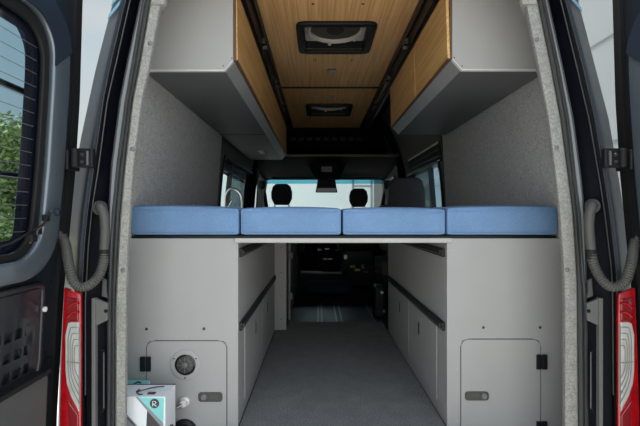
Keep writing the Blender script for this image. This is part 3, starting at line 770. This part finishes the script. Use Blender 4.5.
# cartons at the left
e_ = empty('carton', (-.65, 1.52, -.143), 'white carton with teal corner print and dark carry handle', 'box')
bx0, bx1, by0, by1, bz = -.79, -.528, 1.47, 1.575, .205
MB().box((bx0, by0, -.143), (bx1, by1, bz)).build('carton_body', M_card, e_, bevel=.002)
def fp(u, v): return (X(120+u/8.35, by0), Zp(375+v/8.35, by0))
yf = by0-.0008
MB().prism([fp(150, 186), fp(368, 192), fp(362, 400)], fXZ, yf, by0).build('teal_corner', M_teal, e_)
MB().prism([fp(132, 184), fp(150, 184), fp(362, 402), fp(362, 430), fp(340, 426)], fXZ, yf-.0004, by0).build('grey_stripe', M_greyp, e_)
MB().prism([fp(228, 285), fp(340, 400), fp(345, 520), fp(215, 520)], fXZ, yf-.0002, by0).build('photo_print', M_print, e_)
MB().prism([fp(40, 330), fp(64, 335), fp(150, 430), fp(150, 520), fp(40, 520)], fXZ, yf, by0).build('photo_print', M_greyp, e_)
MB().prism([fp(64, 350), fp(64, 365), fp(125, 432), fp(140, 432)], fXZ, yf-.0006, by0).build('grey_stripe', M_print, e_)
c_ = fp(289, 237)
lg = MB().lathe([(.0165, yf-.0005), (.0165, by0)], (c_[0], 0, c_[1]), 'y', 24).build('round_emblem', M_print, e_)
gm = MB()
gm.tube([(c_[0]+q_[0], yf-.001, c_[1]+q_[1]) for q_ in ((-.006, -.009), (-.006, .008), (.003, .007), (.006, .003), (.003, -.001), (-.005, -.001), (.007, -.009))], .0013, 6)
gm.build('emblem_mark', M_card, lg)
# side print and red mark
MB().prism([(by0+.03, .02), (by0+.085, .02), (by0+.075, .075), (by0+.045, .085)], fYZ, bx1-.001, bx1+.0008).build('photo_print', M_print, e_)
MB().prism([(by0+.02, .03), (by0+.035, .03), (by0+.03, .06)], fYZ, bx1-.001, bx1+.001).build('red_mark', M_red, e_)
# handle on the top
hpts = [(-.640, 1.525, bz+.003), (-.640, 1.500, bz+.005), (-.615, 1.497, bz+.012), (-.59, 1.512, bz+.014), (-.57, 1.532, bz+.010), (-.562, 1.550, bz+.004)]
MB().tube(curve(hpts, 6), .0024, 8).build('carry_handle', M_print, e_, smooth=True)
MB().tube(curve([(-.64, 1.50, bz+.003), (-.625, 1.485, bz+.002), (-.612, 1.482, bz+.003)], 6), .0022, 8).build('handle_anchor', M_print, e_)
MB().box((-.598, 1.487, bz), (-.572, 1.502, bz+.004)).build('handle_anchor', M_print, e_, bevel=.001)
MB().box((bx0+.002, by1-.0005, -.14), (bx1-.001, by1+.0022, bz+.002)).build('rear_edge', M_print, e_)
e_ = empty('carton', (-.72, 1.62, -.143), 'teal topped carton standing behind the white carton', 'box')
MB().box((-.80, 1.583, -.143), (-.652, 1.655, .190)).build('carton_body', M_card, e_, bevel=.002)
MB().box((-.80, 1.583, .1902), (-.652, 1.655, .1915)).build('teal_lid', M_teal, e_)
MB().tube(curve([(-.70, 1.60, .193), (-.69, 1.625, .195), (-.675, 1.62, .194)], 5), .003, 6).build('carry_strap', M_print, e_)

# ================================================================ OVERHEAD CABINETS
def overhead(s, Yend, label, seams, zseam=None):
    # outline of the end face in X,Z as seen
    if s < 0:
        xin, xch, zch, zb, xo = -.334, -.367, .611+CZ, .572+CZ, -.688
        zt = 1.90
        poly = [(xo, zb), (xch, zb), (xin, zch), (xin, zt), (xo-.03, zt)]
    else:
        xin, xch, zch, zb, xo = .528, .566, .617+CZ, .574+CZ, .908
        zt = 1.90
        poly = [(xo, zb), (xo+.03, zt), (xin, zt), (xin, zch), (xch, zb)]
    e_ = empty('overhead_cabinet', ((xin+xo)/2, 2.3, zb), label, 'cabinet')
    MB().prism(poly, fXZ, Y1, Y1+.016).build('end_panel', M_panel, e_, bevel=.0012)
    # carcass
    ins = .001
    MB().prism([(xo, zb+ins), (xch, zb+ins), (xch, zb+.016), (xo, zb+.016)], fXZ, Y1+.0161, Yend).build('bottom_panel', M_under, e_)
    dx = -s*.004
    MB().prism([(xch, zb+ins), (xin+dx, zch), (xin+dx+s*.014, zch), (xch+s*.01, zb+.016)], fXZ, Y1+.0161, Yend).build('chamfer_rail', M_chamf, e_, bevel=.001)
    # light edge band on the lower outline of the end panel
    MB().prism([(xo, zb-.0025), (xch, zb-.0025), (xin, zch-.004), (xin, zch+.001), (xch-s*.001, zb+.0022), (xo, zb+.0022)], fXZ, Y1-.0035, Y1+.014).build('edge_band', M_edge, e_)
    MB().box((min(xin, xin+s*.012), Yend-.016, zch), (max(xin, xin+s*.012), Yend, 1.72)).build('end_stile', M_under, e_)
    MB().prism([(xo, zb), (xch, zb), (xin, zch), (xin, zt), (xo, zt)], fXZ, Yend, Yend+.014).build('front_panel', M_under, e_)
    # oak lift-up doors
    ztop = 1.725
    xdi = xin-s*.017
    xti = -.322+.002 if s < 0 else .503
    for (ya, yb) in zip(seams, seams[1:]):
        poly2 = [(xdi, zch+.006), (xti, ztop), (xti+s*.012, ztop), (xdi+s*.012, zch+.006)]
        d = MB().prism(poly2, fXZ, ya+.005, yb-.005).build('door', M_wood_d, e_, bevel=.003)
        if s < 0 and ya == seams[0]: MB().prism([(xdi+s*.004, zch+.006), (xti+s*.004, ztop), (xti+s*.012, ztop), (xdi+s*.012, zch+.006)], fXZ, ya+.0035, ya+.0048).build('end_cap', M_walnut, d)
        MB().prism([(xdi+s*.001, zch+.008), (xti+s*.001, ztop-.002), (xti+s*.010, ztop-.002), (xdi+s*.010, zch+.008)], fXZ, yb-.0055, yb-.0035).build('edge_veneer', M_edgew, d)
        poly3 = [(xdi-s*.0006, zch+.001), (xdi+s*.016, zch+.001), (xdi+s*.016, zch+.006), (xdi-s*.0006, zch+.006)]
        MB().prism(poly3, fXZ, ya+.003, yb-.003).build('door_edge', M_walnut, d)
    MB().prism([(xdi+s*.0125, zch+.004), (xti+s*.0125, ztop), (xin-s*.0005, ztop), (xin-s*.0005, zch+.004)], fXZ, Y1+.004, Yend-.01).build('rear_face', M_walnut, e_)
    # dark recess strip behind doors
    MB().box((min(xin, xin+s*.01), Y1+.0161, zch), (max(xin, xin+s*.01), Yend, 1.88)).build('face_frame', M_black, e_)
    return e_
ohl = overhead(-1, 4.31, 'long grey overhead cabinet on the left with oak doors', [1.672, 2.37, 3.02, 3.66, 4.30])
ohr = overhead(1, 2.99, 'short grey overhead cabinet on the right with oak doors', [1.672, 2.23, 2.98])
MB().box((-.688, 2.98, .572+CZ-.0015), (-.367, 2.986, .572+CZ+.002)).build('panel_joint', M_black, ohl)
for x_, y_, r_ in ((-.372, Y1-.001, .0025), (-.338, Y1-.001, .0025)):
    screw(ohl, (x_+(0), Y1, (.590 if x_ < -.35 else .620)+CZ), r_, M_screwd)
screw(ohr, (.536, Y1, .622+CZ), .0025, M_screwd); screw(ohr, (.566, Y1, .590+CZ), .0025, M_screwd)
# under cabinet lamp on the left cabinet
p = Vector((X(261.3, 3.72), 3.72, .572+CZ))
ul = empty('cabinet_light', p, 'small frosted oblong lamp under the left overhead cabinet', 'lamp')
MB().rrect((p.x-.028, p.x+.028, 3.60, 3.83, .02), fXY, p.z-.012, p.z-.0005, 5).build('housing', M_flange, ul)
MB().rrect((p.x-.020, p.x+.020, 3.615, 3.815, .015), fXY, p.z-.016, p.z-.012, 5).build('lens', M_led, ul)

# roof rails between ceiling and cabinet doors
def roof_rail(s, Yend, label):
    xt, xb = (-.303, -.322) if s < 0 else (.502, .505)
    zb, zt = 1.727, 1.90
    e_ = empty('roof_rail', ((xt+xb)/2, 3.0, zb), label, 'rail')
    MB().prism([(xb, zb), (xt, zt), (xt+s*.02, zt), (xb+s*.02, zb)], fXZ, 1.50, Yend).build('channel', M_black, e_)
    f = lambda q: (lerp(xb, xt, q)-s*.002, lerp(zb, zt, q))
    for q in (.15, .62):
        a, z = f(q); MB().box((min(a, a-s*.010), 1.52, z-.006), (max(a, a-s*.010), Yend-.05, z+.006)).build('track_lip', M_black, e_, bevel=.002)
    a, z = f(.40)
    MB().box((min(a, a-s*.006), 2.95, z-.012), (max(a, a-s*.006), 3.9, z+.010)).build('track', M_alu, e_, bevel=.002)
    spots = ((260.5, 40), (275, 80), (282, 102)) if s < 0 else ((411, 40), (390, 76), (377, 100))
    for (px, py) in spots:
        zz = z-CZ; Y = zz*F/(HY-py-3)
        Y = min(max(Y, 1.6), Yend-.1)
        ft = MB().box((min(a, a-s*.022), Y-.035, z-.016), (max(a, a-s*.022), Y+.035, z+.016)).build('rail_fitting', M_latch, e_, bevel=.005)
        MB().lathe([(.014, 0), (.014, .012), (.008, .02)], (a-s*.016, Y, z-.034), 'z', 16).build('fitting_knob', M_flange, ft, smooth=True)
        MB().tube([(a-s*.012, Y-.03, z-.02), (a-s*.03, Y-.045, z-.03), (a-s*.03, Y-.07, z-.02)], .004, 8).build('fitting_hook', M_black, ft)
roof_rail(-1, 4.5, 'black roof track along the left edge of the oak ceiling')
roof_rail(1, 4.5, 'black roof track along the right edge of the oak ceiling')

# roof fans
def fan(x0, x1, y0, y1, label, open_=True):
    zc = 1.90
    cx, cy = (x0+x1)/2, (y0+y1)/2
    e_ = empty('roof_fan', (cx, cy, zc-.025), label, 'roof vent')
    MB().ring((x0, x1, y0, y1, .045), (x0+.042, x1-.042, y0+.042, y1-.042, .02), fXY, zc-.022, zc-.0005, 64).build('frame', M_black, e_, bevel=.006, smooth=True)
    sx_, sy_ = (x1-x0)/2-.048, (y1-y0)/2-.048
    # ring, mesh screen and blades sit up inside the throat, under a translucent lid
    R_ = min(sx_, sy_); zf = zc+.045
    MB().ring((x0+.0405, x1-.0405, y0+.0405, y1-.0405, .02), (x0+.044, x1-.044, y0+.044, y1-.044, .018), fXY, zc+.0, zc+.135, 64).build('shaft', M_black, e_)
    MB().ring((x0+.044, x1-.044, y0+.044, y1-.044, .018), (cx-R_*.9, cx+R_*.9, cy-R_*.9, cy+R_*.9, R_*.89), fXY, zf+.004, zf+.010, 64).build('screen_plate', M_cream, e_)
    MB().lathe([(R_*.98, .004), (R_*.99, -.012), (R_*.95, -.018), (R_*.89, -.015), (R_*.88, .004)], (cx, cy, zf), 'z', 48).build('fan_ring', M_cream, e_, smooth=True)
    MB().lathe([(R_*.90, .010), (R_*.90, .004), (R_*.4, .001), (R_*.1, .0)], (cx, cy, zf), 'z', 48).build('fan_screen', M_fanbl, e_, smooth=True)
    MB().lathe([(.05, .0), (.05, -.010), (.018, -.016)], (cx, cy, zf), 'z', 24).build('hub', M_latch, e_, smooth=True)
    MB().lathe([(.011, -.012), (.011, -.026), (.006, -.030)], (cx-.03, cy+R_*.93, zf), 'z', 14).build('knob', M_cream, e_, smooth=True)
    MB().lathe([(.009, -.012), (.009, -.022), (.006, -.026)], (cx+R_*.72, cy+R_*.62, zf), 'z', 14).build('knob', M_cream, e_, smooth=True)
    MB().rrect((x0+.03, x1-.03, y0+.03, y1-.03, .04), fXY, zc+.136, zc+.150, 6).build('lid', M_lid, e_, bevel=.006)
fan(*FAN1, 'large square roof fan with cream ring, nearest on the oak ceiling')
fan(*FAN2, 'smaller looking roof fan beyond the ceiling seam, near the cab')
# puck lights
for (px, py, lab) in ((331.5, 70.5, 'round chrome ceiling light just behind the large roof fan'), (329.5, 97.5, 'round chrome ceiling light beyond the ceiling seam')):
    Y = 1.065*F/(HY-py); x_ = X(px, Y)
    e_ = empty('ceiling_light', (x_, Y, 1.888), lab, 'ceiling light')
    MB().lathe([(.034, -.0005), (.034, -.010), (.028, -.014), (.024, -.012)], (x_, Y, 1.90), 'z', 28).build('bezel', M_metal, e_, smooth=True)
    MB().lathe([(.024, -.010), (.022, -.015), (.010, -.017)], (x_, Y, 1.90), 'z', 24).build('lens', M_led, e_, smooth=True)

# ================================================================ FORWARD AREA
# kitchen unit ahead of the left cabinet, only its end panel and tap show
e_ = empty('kitchen_unit', (-.5, 3.6, 0), 'pale grey kitchen unit beyond the left storage cabinet', 'cabinet')
MB().box((-.76, 3.085, 0), (X(286.5, 3.1), 3.103, .74)).build('end_panel', M_panel, e_, bevel=.0015)
MB().box((-.76, 3.1031, 0), (X(286.5, 3.1)-.0, 4.6, .72)).build('carcass', M_under, e_)
MB().box((-.80, 3.085, .7405), (X(286.5, 3.1)+.01, 4.62, .765)).build('worktop', M_under, e_, bevel=.003)
for zz in (.08, .25, .42, .60): screw(e_, (X(281, 3.085), 3.085, zz), .004, M_screwd)
MB().tube([(X(289, 3.3), 3.32, .02), (X(289, 3.3), 3.32, .62)], .012, 8).build('corner_post', M_chamf, e_)
for zz in (.18, .50): MB().box((X(289, 3.3)-.01, 3.30, zz), (X(289, 3.3)+.03, 3.33, zz+.05)).build('door_catch', M_flange, e_, bevel=.004)
# tap
t_ = empty('kitchen_tap', (X(231, 3.75), 3.75, .765), 'arched chrome kitchen tap in front of the left window', 'tap')
Yt = 3.75
MB().tube(curve([P(225, 222, Yt), P(225, 205, Yt), P(226, 195, Yt), P(230, 189.5, Yt), P(236, 189.5, Yt), P(240.5, 194, Yt), P(242, 201, Yt), P(242, 209, Yt)], 8), .011, 12).build('spout', M_metal, t_, smooth=True)
MB().tube([P(227, 209, Yt-.02), P(232, 201, Yt-.05)], .007, 10).build('lever', M_metal, t_, smooth=True)
MB().lathe([(.026, 0), (.026, .05), (.018, .08)], (X(225, Yt), Yt, .765), 'z', 20).build('base', M_metal, t_, smooth=True)
# blind cassettes over the side windows
def cassette(s, Ya, Yb, z0, z1, x0, label):
    e_ = empty('window_blind', (x0, (Ya+Yb)/2, z0), label, 'blind')
    x1 = x0+s*.07
    MB().box((min(x0, x1), Ya, z0), (max(x0, x1), Yb, z1)).build('cassette', M_black, e_, bevel=.006)
    MB().box((min(x0, x0-s*.006), Ya+.02, z1-.022), (max(x0, x0-s*.006), Yb-.02, z1-.006)).build('highlight_strip', M_white, e_)  # pale strips, paint the highlight lines along the cassette
    MB().box((min(x0, x0-s*.004), Ya+.02, (z0+z1)/2-.012), (max(x0, x0-s*.004), Yb-.3, (z0+z1)/2-.004)).build('highlight_strip', M_flange, e_)
    MB().tube([(x0+s*.03, Ya+.03, z0-.02), (x0+s*.03, Yb-.03, z0-.02)], .014, 10).build('roller', M_blackg, e_, smooth=True)
cassette(-1, 3.42, 4.7, 1.225, 1.345, -.792, 'black roller blind case above the left side window')
cassette(1, 3.25, 4.36, 1.29, 1.41, .925, 'black roller blind case above the right side window')
# things hanging/standing by right window
# pillar trims
def pillar(s, pts, wd, name, m):
    mb = MB()
    mb.tube(curve(pts, 8), wd, 10)
    return mb.build(name, m, kind='structure', smooth=True)
pillar(1, [(.62, 4.75, 1.90), (.74, 4.72, 1.80), (.86, 4.70, 1.62), (.93, 4.68, 1.35), (.95, 4.66, 1.0), (.95, 4.66, .05)], .06, 'trim_14', M_trimd)
pillar(-1, [(-.46, 4.95, 1.88), (-.60, 4.92, 1.80), (-.72, 4.90, 1.62), (-.76, 4.88, 1.35), (-.79, 4.86, 1.0), (-.79, 4.86, .05)], .06, 'trim_15', M_trimd)
MB().tube([P(258.5, 173, 5.0), P(256.5, 208, 5.0)], .010, 8).build('trim_16', M_flange, kind='structure')
MB().tube([P(396, 166, 4.6), P(397.5, 178, 4.6)], .010, 8).build('trim_17', M_flange, kind='structure')
for sg, xa, xb2 in ((-1, -.90, -.745), (1, .945, 1.09)):
    MB().tube([(xa if sg < 0 else xb2, 6.7, .7), ((-.775 if sg < 0 else .965), 5.92, 1.36)], .05, 8).build('trim_18' if sg < 0 else 'trim_19', M_trimd, kind='structure')
# overhead shelf of the cab
e_ = empty('overhead_shelf', (.1, 5.0, 1.4), 'black overhead storage shelf above the windscreen', 'shelf')
sh = MB(); sh.prism([(4.62, 1.475), (4.62, 1.505), (5.55, 1.62), (5.75, 1.62), (5.85, 1.345)], lambda u, v, t: (t, u, v), -.80, .98)
sh.build('shelf_tray', M_trimd, e_, bevel=.006)
MB().tube([(-.70, 4.615, 1.49), (.88, 4.615, 1.49)], .016, 10).build('front_lip', M_flange if False else M_latch, e_, smooth=True)
MB().prism([(5.15, 1.92), (5.15, 1.66), (5.6, 1.62), (5.7, 1.92)], lambda u, v, t: (t, u, v), -.78, .96).build('back_panel', M_trimd, e_)
for i in range(9):
    xx = lerp(-.30, .50, i/8); MB().box((xx-.03, 5.144, 1.745), (xx+.03, 5.15, 1.785)).build('vent_slot', M_black, e_)
# centre console lamp housing and mirror
e_ = empty('overhead_console', (.11, 5.6, 1.35), 'dark tapered overhead console with pale label behind the mirror', 'console')
Yc = 4.85
cp = [P(308, 164, Yc), P(346, 164, Yc), P(340, 179, Yc), P(316, 179, Yc)]
MB().prism([(q.x, q.z) for q in cp], fXZ, Yc, Yc+.15).build('housing', M_trimd, e_, bevel=.012)
a, b = P(321.5, 166.5, Yc), P(332, 172, Yc)
MB().box((a.x, Yc-.004, b.z), (b.x, Yc, a.z)).build('label_plate', M_flange, e_)
e_ = empty('rearview_mirror', (.11, 5.5, 1.1), 'black rearview mirror with camera hanging before the windscreen', 'mirror')
Ym = 5.5
cp = [P(318, 178.5, Ym), P(335, 178.5, Ym), P(337.5, 192.5, Ym), P(315.5, 192.5, Ym)]
MB().prism([(q.x, q.z) for q in cp], fXZ, Ym, Ym+.05).build('housing', M_rub, e_, bevel=.008)
a, b = P(317, 188, Ym-.01), P(336, 192, Ym-.01)
MB().box((a.x, Ym-.006, b.z), (b.x, Ym, a.z)).build('glass', M_blue, e_)
MB().tube([(P(326, 170, Ym).x, Ym+.04, 1.372), P(326, 182, Ym+.03)], .02, 8).build('stem', M_black, e_)
# side grab shapes at cab ends of the shelf (sun visors folded)
for (x0, x1, lab) in ((-.62, -.05, 'folded sun visor above the driver side of the windscreen'), (.30, .82, 'folded sun visor above the passenger side of the windscreen')):
    vz = empty('sun_visor', ((x0+x1)/2, 5.75, 1.36), lab, 'visor')
    MB().box((x0, 5.69, 1.322), (x1, 5.72, 1.352)).build('visor_board', M_seat, vz, bevel=.01)
    MB().tube([(x0+.03, 5.705, 1.350), (x0+.03, 5.705, 1.358)], .008, 8).build('visor_pivot', M_black, vz)

# seats
def seat(name, x, y, hr_w, hr_z0, hr_z1, label, m=M_seat, back_w=.48, back_top=None):
    e_ = empty(name, (x, y, .05), label, 'seat')
    zb = .38
    back_top = back_top or hr_z0-.045
    MB().rrect((x-.25, x+.25, y-.02, y+.50, .06), fXY, zb, zb+.13, 5).build('seat_base', m, e_, bevel=.03, smooth=True, seg=3)
    bk = MB().prism([(x-back_w/2, zb+.05), (x+back_w/2, zb+.05), (x+back_w/2-.01, back_top-.12), (x+back_w/2-.07, back_top), (x-back_w/2+.07, back_top), (x-back_w/2+.01, back_top-.12)],
        lambda u, v, t: (u, y-.02-.10*(v-zb)+t, v), -.09, .06).build('backrest', m, e_, bevel=.03, smooth=True, seg=3)
    MB().prism([(x-hr_w/2+.04, hr_z0), (x+hr_w/2-.04, hr_z0), (x+hr_w/2-.004, hr_z0+.07), (x+hr_w/2, hr_z1-.10), (x+hr_w/2-.02, hr_z1-.03), (x+hr_w/2-.06, hr_z1), (x-hr_w/2+.06, hr_z1), (x-hr_w/2+.02, hr_z1-.03), (x-hr_w/2, hr_z1-.10), (x-hr_w/2+.004, hr_z0+.07)],
        lambda u, v, t: (u, y-.10+t, v), -.05, .05).build('headrest', m, e_, bevel=.022, smooth=True, seg=3)
    for q in (-1, 1): MB().tube([(x+q*hr_w*.34, y-.10, hr_z0+.03), (x+q*hr_w*.34, y-.09, back_top-.06)], .008, 8).build('headrest_post', M_metal, e_)
    MB().box((x-.20, y+.02, .05), (x+.20, y+.40, zb)).build('pedestal', M_black, e_, bevel=.02)
    return e_
seat('driver_seat', X(281.8, 5.0), 5.1, .245, Zp(205, 5.0), Zp(184, 5.0), 'black driver seat on the left with raised headrest')
seat('passenger_seat', X(358.5, 5.45), 5.55, .238, Zp(207, 5.45), Zp(188.5, 5.45), 'black front passenger seat right of the rearview mirror')
# grey second row seat by the right window
Ys = 3.75
e_ = empty('rear_bench_seat', (X(407, Ys), Ys, -.012), 'grey upholstered seat with broad back beside the right window', 'seat')
xs0, xs1 = X(390, Ys), X(424.5, Ys)
MB().prism([(xs0, .60), (xs1+.02, .60), (xs1+.01, Zp(190, Ys)), (xs1-.02, Zp(179, Ys)), (xs1-.06, Zp(177.5, Ys)), (xs0+.05, Zp(177.5, Ys)), (xs0+.02, Zp(179.5, Ys)), (xs0+.005, Zp(190, Ys))],
    fXZ, Ys, Ys+.12).build('headrest', M_seatg, e_, bevel=.022, smooth=True, seg=3)
MB().box((X(381, Ys), Ys-.005, .52), (.885, Ys+.16, Zp(204.5, Ys))).build('backrest', M_seatg, e_, bevel=.03, seg=3)
MB().box((X(381, Ys), Ys, .30), (.885, Ys+.48, .44)).build('seat_base', M_seatg, e_, bevel=.03, seg=3)
MB().box((X(384, Ys), Ys+.03, .0), (.88, Ys+.42, .30)).build('pedestal', M_black, e_, bevel=.01)

# floor tracks in the middle area
for (px0, px1) in ((318.2, 0), (321.6, 0), (335.5, 0), (340.5, 0), (371.5, 0)):
    # ends as seen near the mat
    xx = X(px0+.0, 3.6)
    MB().box((xx-.007, 3.34, -.012), (xx+.007, 4.05, -.006)).build('floor_track', M_alu, label='thin aluminium seat track set in the navy vinyl floor', cat='track', group='seat tracks in the floor beyond the mat')
# cab interior
e_ = empty('dashboard', (.1, 6.3, .05), 'dark dashboard seen dimly under the bed board', 'dashboard')
MB().prism([(6.17, .45), (6.10, .62), (6.25, .80), (6.68, .72), (6.68, .40)], lambda u, v, t: (t, u, v), -.79, .975).build('dash_body', M_trimd, e_, bevel=.02)
MB().box((.0, 6.0, .10), (.24, 6.3, .70)).build('centre_stack', M_trimd, e_, bevel=.02)
for i, (px, py, c) in enumerate(((320, 250, M_flange), (327, 249, M_alu), (337, 250, M_latch), (325, 259, M_alu), (330, 259, M_alu))):
    p = P(px, py, 5.99)
    MB().box((p.x-.03, 5.985, p.z-.012), (p.x+.03, 6.0, p.z+.012)).build('control', c, e_, bevel=.003)
e_ = empty('steering_wheel', (-.36, 5.95, .55), 'black steering wheel ahead of the driver seat', 'steering wheel')
ring_ = [(-.36+.19*math.cos(t*math.pi/12), 5.93+.06*math.sin(t*math.pi/12), .66+.18*math.sin(t*math.pi/12)) for t in range(25)]
MB().tube(ring_, .015, 8, cap=False).build('rim', M_black, e_, smooth=True)
MB().tube([(-.54, 5.93, .66), (-.18, 5.93, .66)], .018, 8).build('spoke', M_black, e_)
MB().tube([(-.36, 5.94, .66), (-.36, 6.07, .62)], .03, 10).build('column', M_black, e_)
# a navy cover over a step box, and loose gear dimly seen
e_ = MB().box((X(308, 4.3), 4.25, .05), (X(352, 4.3), 4.5, .16)).build('step_box', M_seatb, bevel=.03, seg=3, smooth=True, label='low navy blue padded box on the cab floor', cat='box')
e_ = empty('gear_bag', (X(360, 5.0), 4.85, .05), 'dark open gear bag with yellow and pale items behind the front seats', 'bag')
MB().prism([(X(347, 4.8), .05), (X(376, 4.8), .05), (X(373, 4.8), .26), (X(350, 4.8), .27)], fXZ, 4.72, 4.95).build('bag_body', M_seat, e_, bevel=.03)
for (px, py, ww, hh, m) in ((353, 267, .05, .02, M_yel), (357.5, 270, .06, .025, M_yel), (363, 267, .03, .04, M_flange), (366, 272, .05, .02, M_latch), (345.5, 257, .04, .05, M_alu), (359, 288, .03, .02, M_latch)):
    p = P(px, py, 4.7); MB().box((p.x-ww/2, 4.70, p.z-hh/2), (p.x+ww/2, 4.76, p.z+hh/2)).build('item', m, e_, bevel=.004)
e_ = empty('camera_pouch', (X(380, 3.5), 3.5, -.012), 'small dark pouch with pale clasps on the right of the cab floor', 'pouch')
MB().box((X(375, 3.5), 3.50, -.012), (X(385.5, 3.5), 3.68, .25)).build('pouch_body', M_black, e_, bevel=.02)
for (px, py) in ((382, 292.5), (384, 311), (381, 320)):
    p = P(px, py, 3.495); MB().lathe([(.012, -.004), (.012, .01)], p, 'y', 12).build('clasp', M_white if py < 300 else M_flange, e_)

# ================================================================ OUTSIDE
GZ = -.66
MB().box((-60, -40, GZ-.2), (60, 80, GZ)).build('ground', M_ground, kind='structure')
MB().box((-40, 8.0, GZ+.001), (-4.5, 30, GZ+.02)).build('lawn', M_grass, kind='structure')
# white clad building on the right, parallel to the van
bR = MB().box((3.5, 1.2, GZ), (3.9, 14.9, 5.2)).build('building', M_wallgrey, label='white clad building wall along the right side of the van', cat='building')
for zz in (CZ+3.5*.617, CZ+3.5*.255, CZ-.42, CZ+3.4):
    MB().box((3.492, 1.2, zz-.008), (3.5, 14.9, zz+.008)).build('cladding_seam', M_seam, bR)
# white building ahead of the windscreen
bF = MB().box((-7, 15.0, GZ), (9, 15.6, 5.5)).build('building', M_wallext, label='white building wall seen through the windscreen', cat='building')
for px in (353, 371.5):
    MB().box((X(px, 15)-.035, 14.97, GZ), (X(px, 15)+.035, 15.0, 5.4)).build('cladding_seam', M_seam, bF)
zz = Zp(186.2, 15); MB().box((X(353, 15), 14.97, zz-.03), (X(371.5, 15), 15.0, zz+.03)).build('cladding_seam', M_seam, bF)
dp = MB().box((X(374, 15), 14.95, GZ), (X(384, 15), 15.0, Zp(178, 15))).build('wall_recess', M_flange, bF)

# tree beyond the left door
def tree(cx, cy, base, h, rad, n, seed, label):
    rnd = random.Random(seed)
    e_ = empty('tree', (cx, cy, base), label, 'tree')
    MB().tube([(cx, cy, base), (cx+.1, cy, base+h*.35), (cx, cy+.1, base+h*.7)], .12, 8, rf=lambda i: (.13, .09, .04)[i]).build('trunk', M_bark, e_, smooth=True)
    mb = MB(); cen = [(cx+rnd.uniform(-1, 1)*rad*.6, cy+rnd.uniform(-1, 1)*rad*.6, base+h*.2+rnd.uniform(0, .75)*h) for _ in range(26)]
    for i in range(n):
        c = Vector(rnd.choice(cen)); d = Vector((rnd.gauss(0, 1), rnd.gauss(0, 1), rnd.gauss(0, 1))).normalized()*rad*.42*rnd.random()**.4
        p = c+d; s_ = rnd.uniform(.05, .10)
        a = Vector((rnd.gauss(0, 1), rnd.gauss(0, 1), rnd.gauss(0, .6))).normalized(); b = a.cross(Vector((rnd.gauss(0, 1), rnd.gauss(0, 1), rnd.gauss(0, 1)))).normalized()
        up_ = a.cross(b)*s_*.12
        mb.add([p-a*s_, p-b*s_*.5+up_, p+a*s_, p+b*s_*.5+up_], [(0, 1, 2, 3)])
    mb.build('foliage', M_leaf, e_)
tree(-8.6, 11.2, GZ, 4.0, 1.45, 10000, 3, 'bushy light green tree seen low in the left door window')
tree(-12.4, 12.5, GZ, 3.9, 1.7, 7000, 5, 'taller green tree at the left edge of the left door window')
# boulder
bm = bmesh.new(); bmesh.ops.create_icosphere(bm, subdivisions=3, radius=.42)
for v_ in bm.verts: v_.co *= 1+.12*math.sin(v_.co.x*7)+.1*math.cos(v_.co.z*9+v_.co.y*5); v_.co.z *= .8
me = bpy.data.meshes.new('boulder'); bm.to_mesh(me); bm.free(); me.materials.append(M_rock)
o = bpy.data.objects.new('boulder', me); COL.objects.link(o); o.location = (X(9, 9.5), 9.5, GZ+.22)
me.polygons.foreach_set('use_smooth', [True]*len(me.polygons))
tag(o, 'pale rounded boulder on the lawn, seen through the left door window', 'boulder')
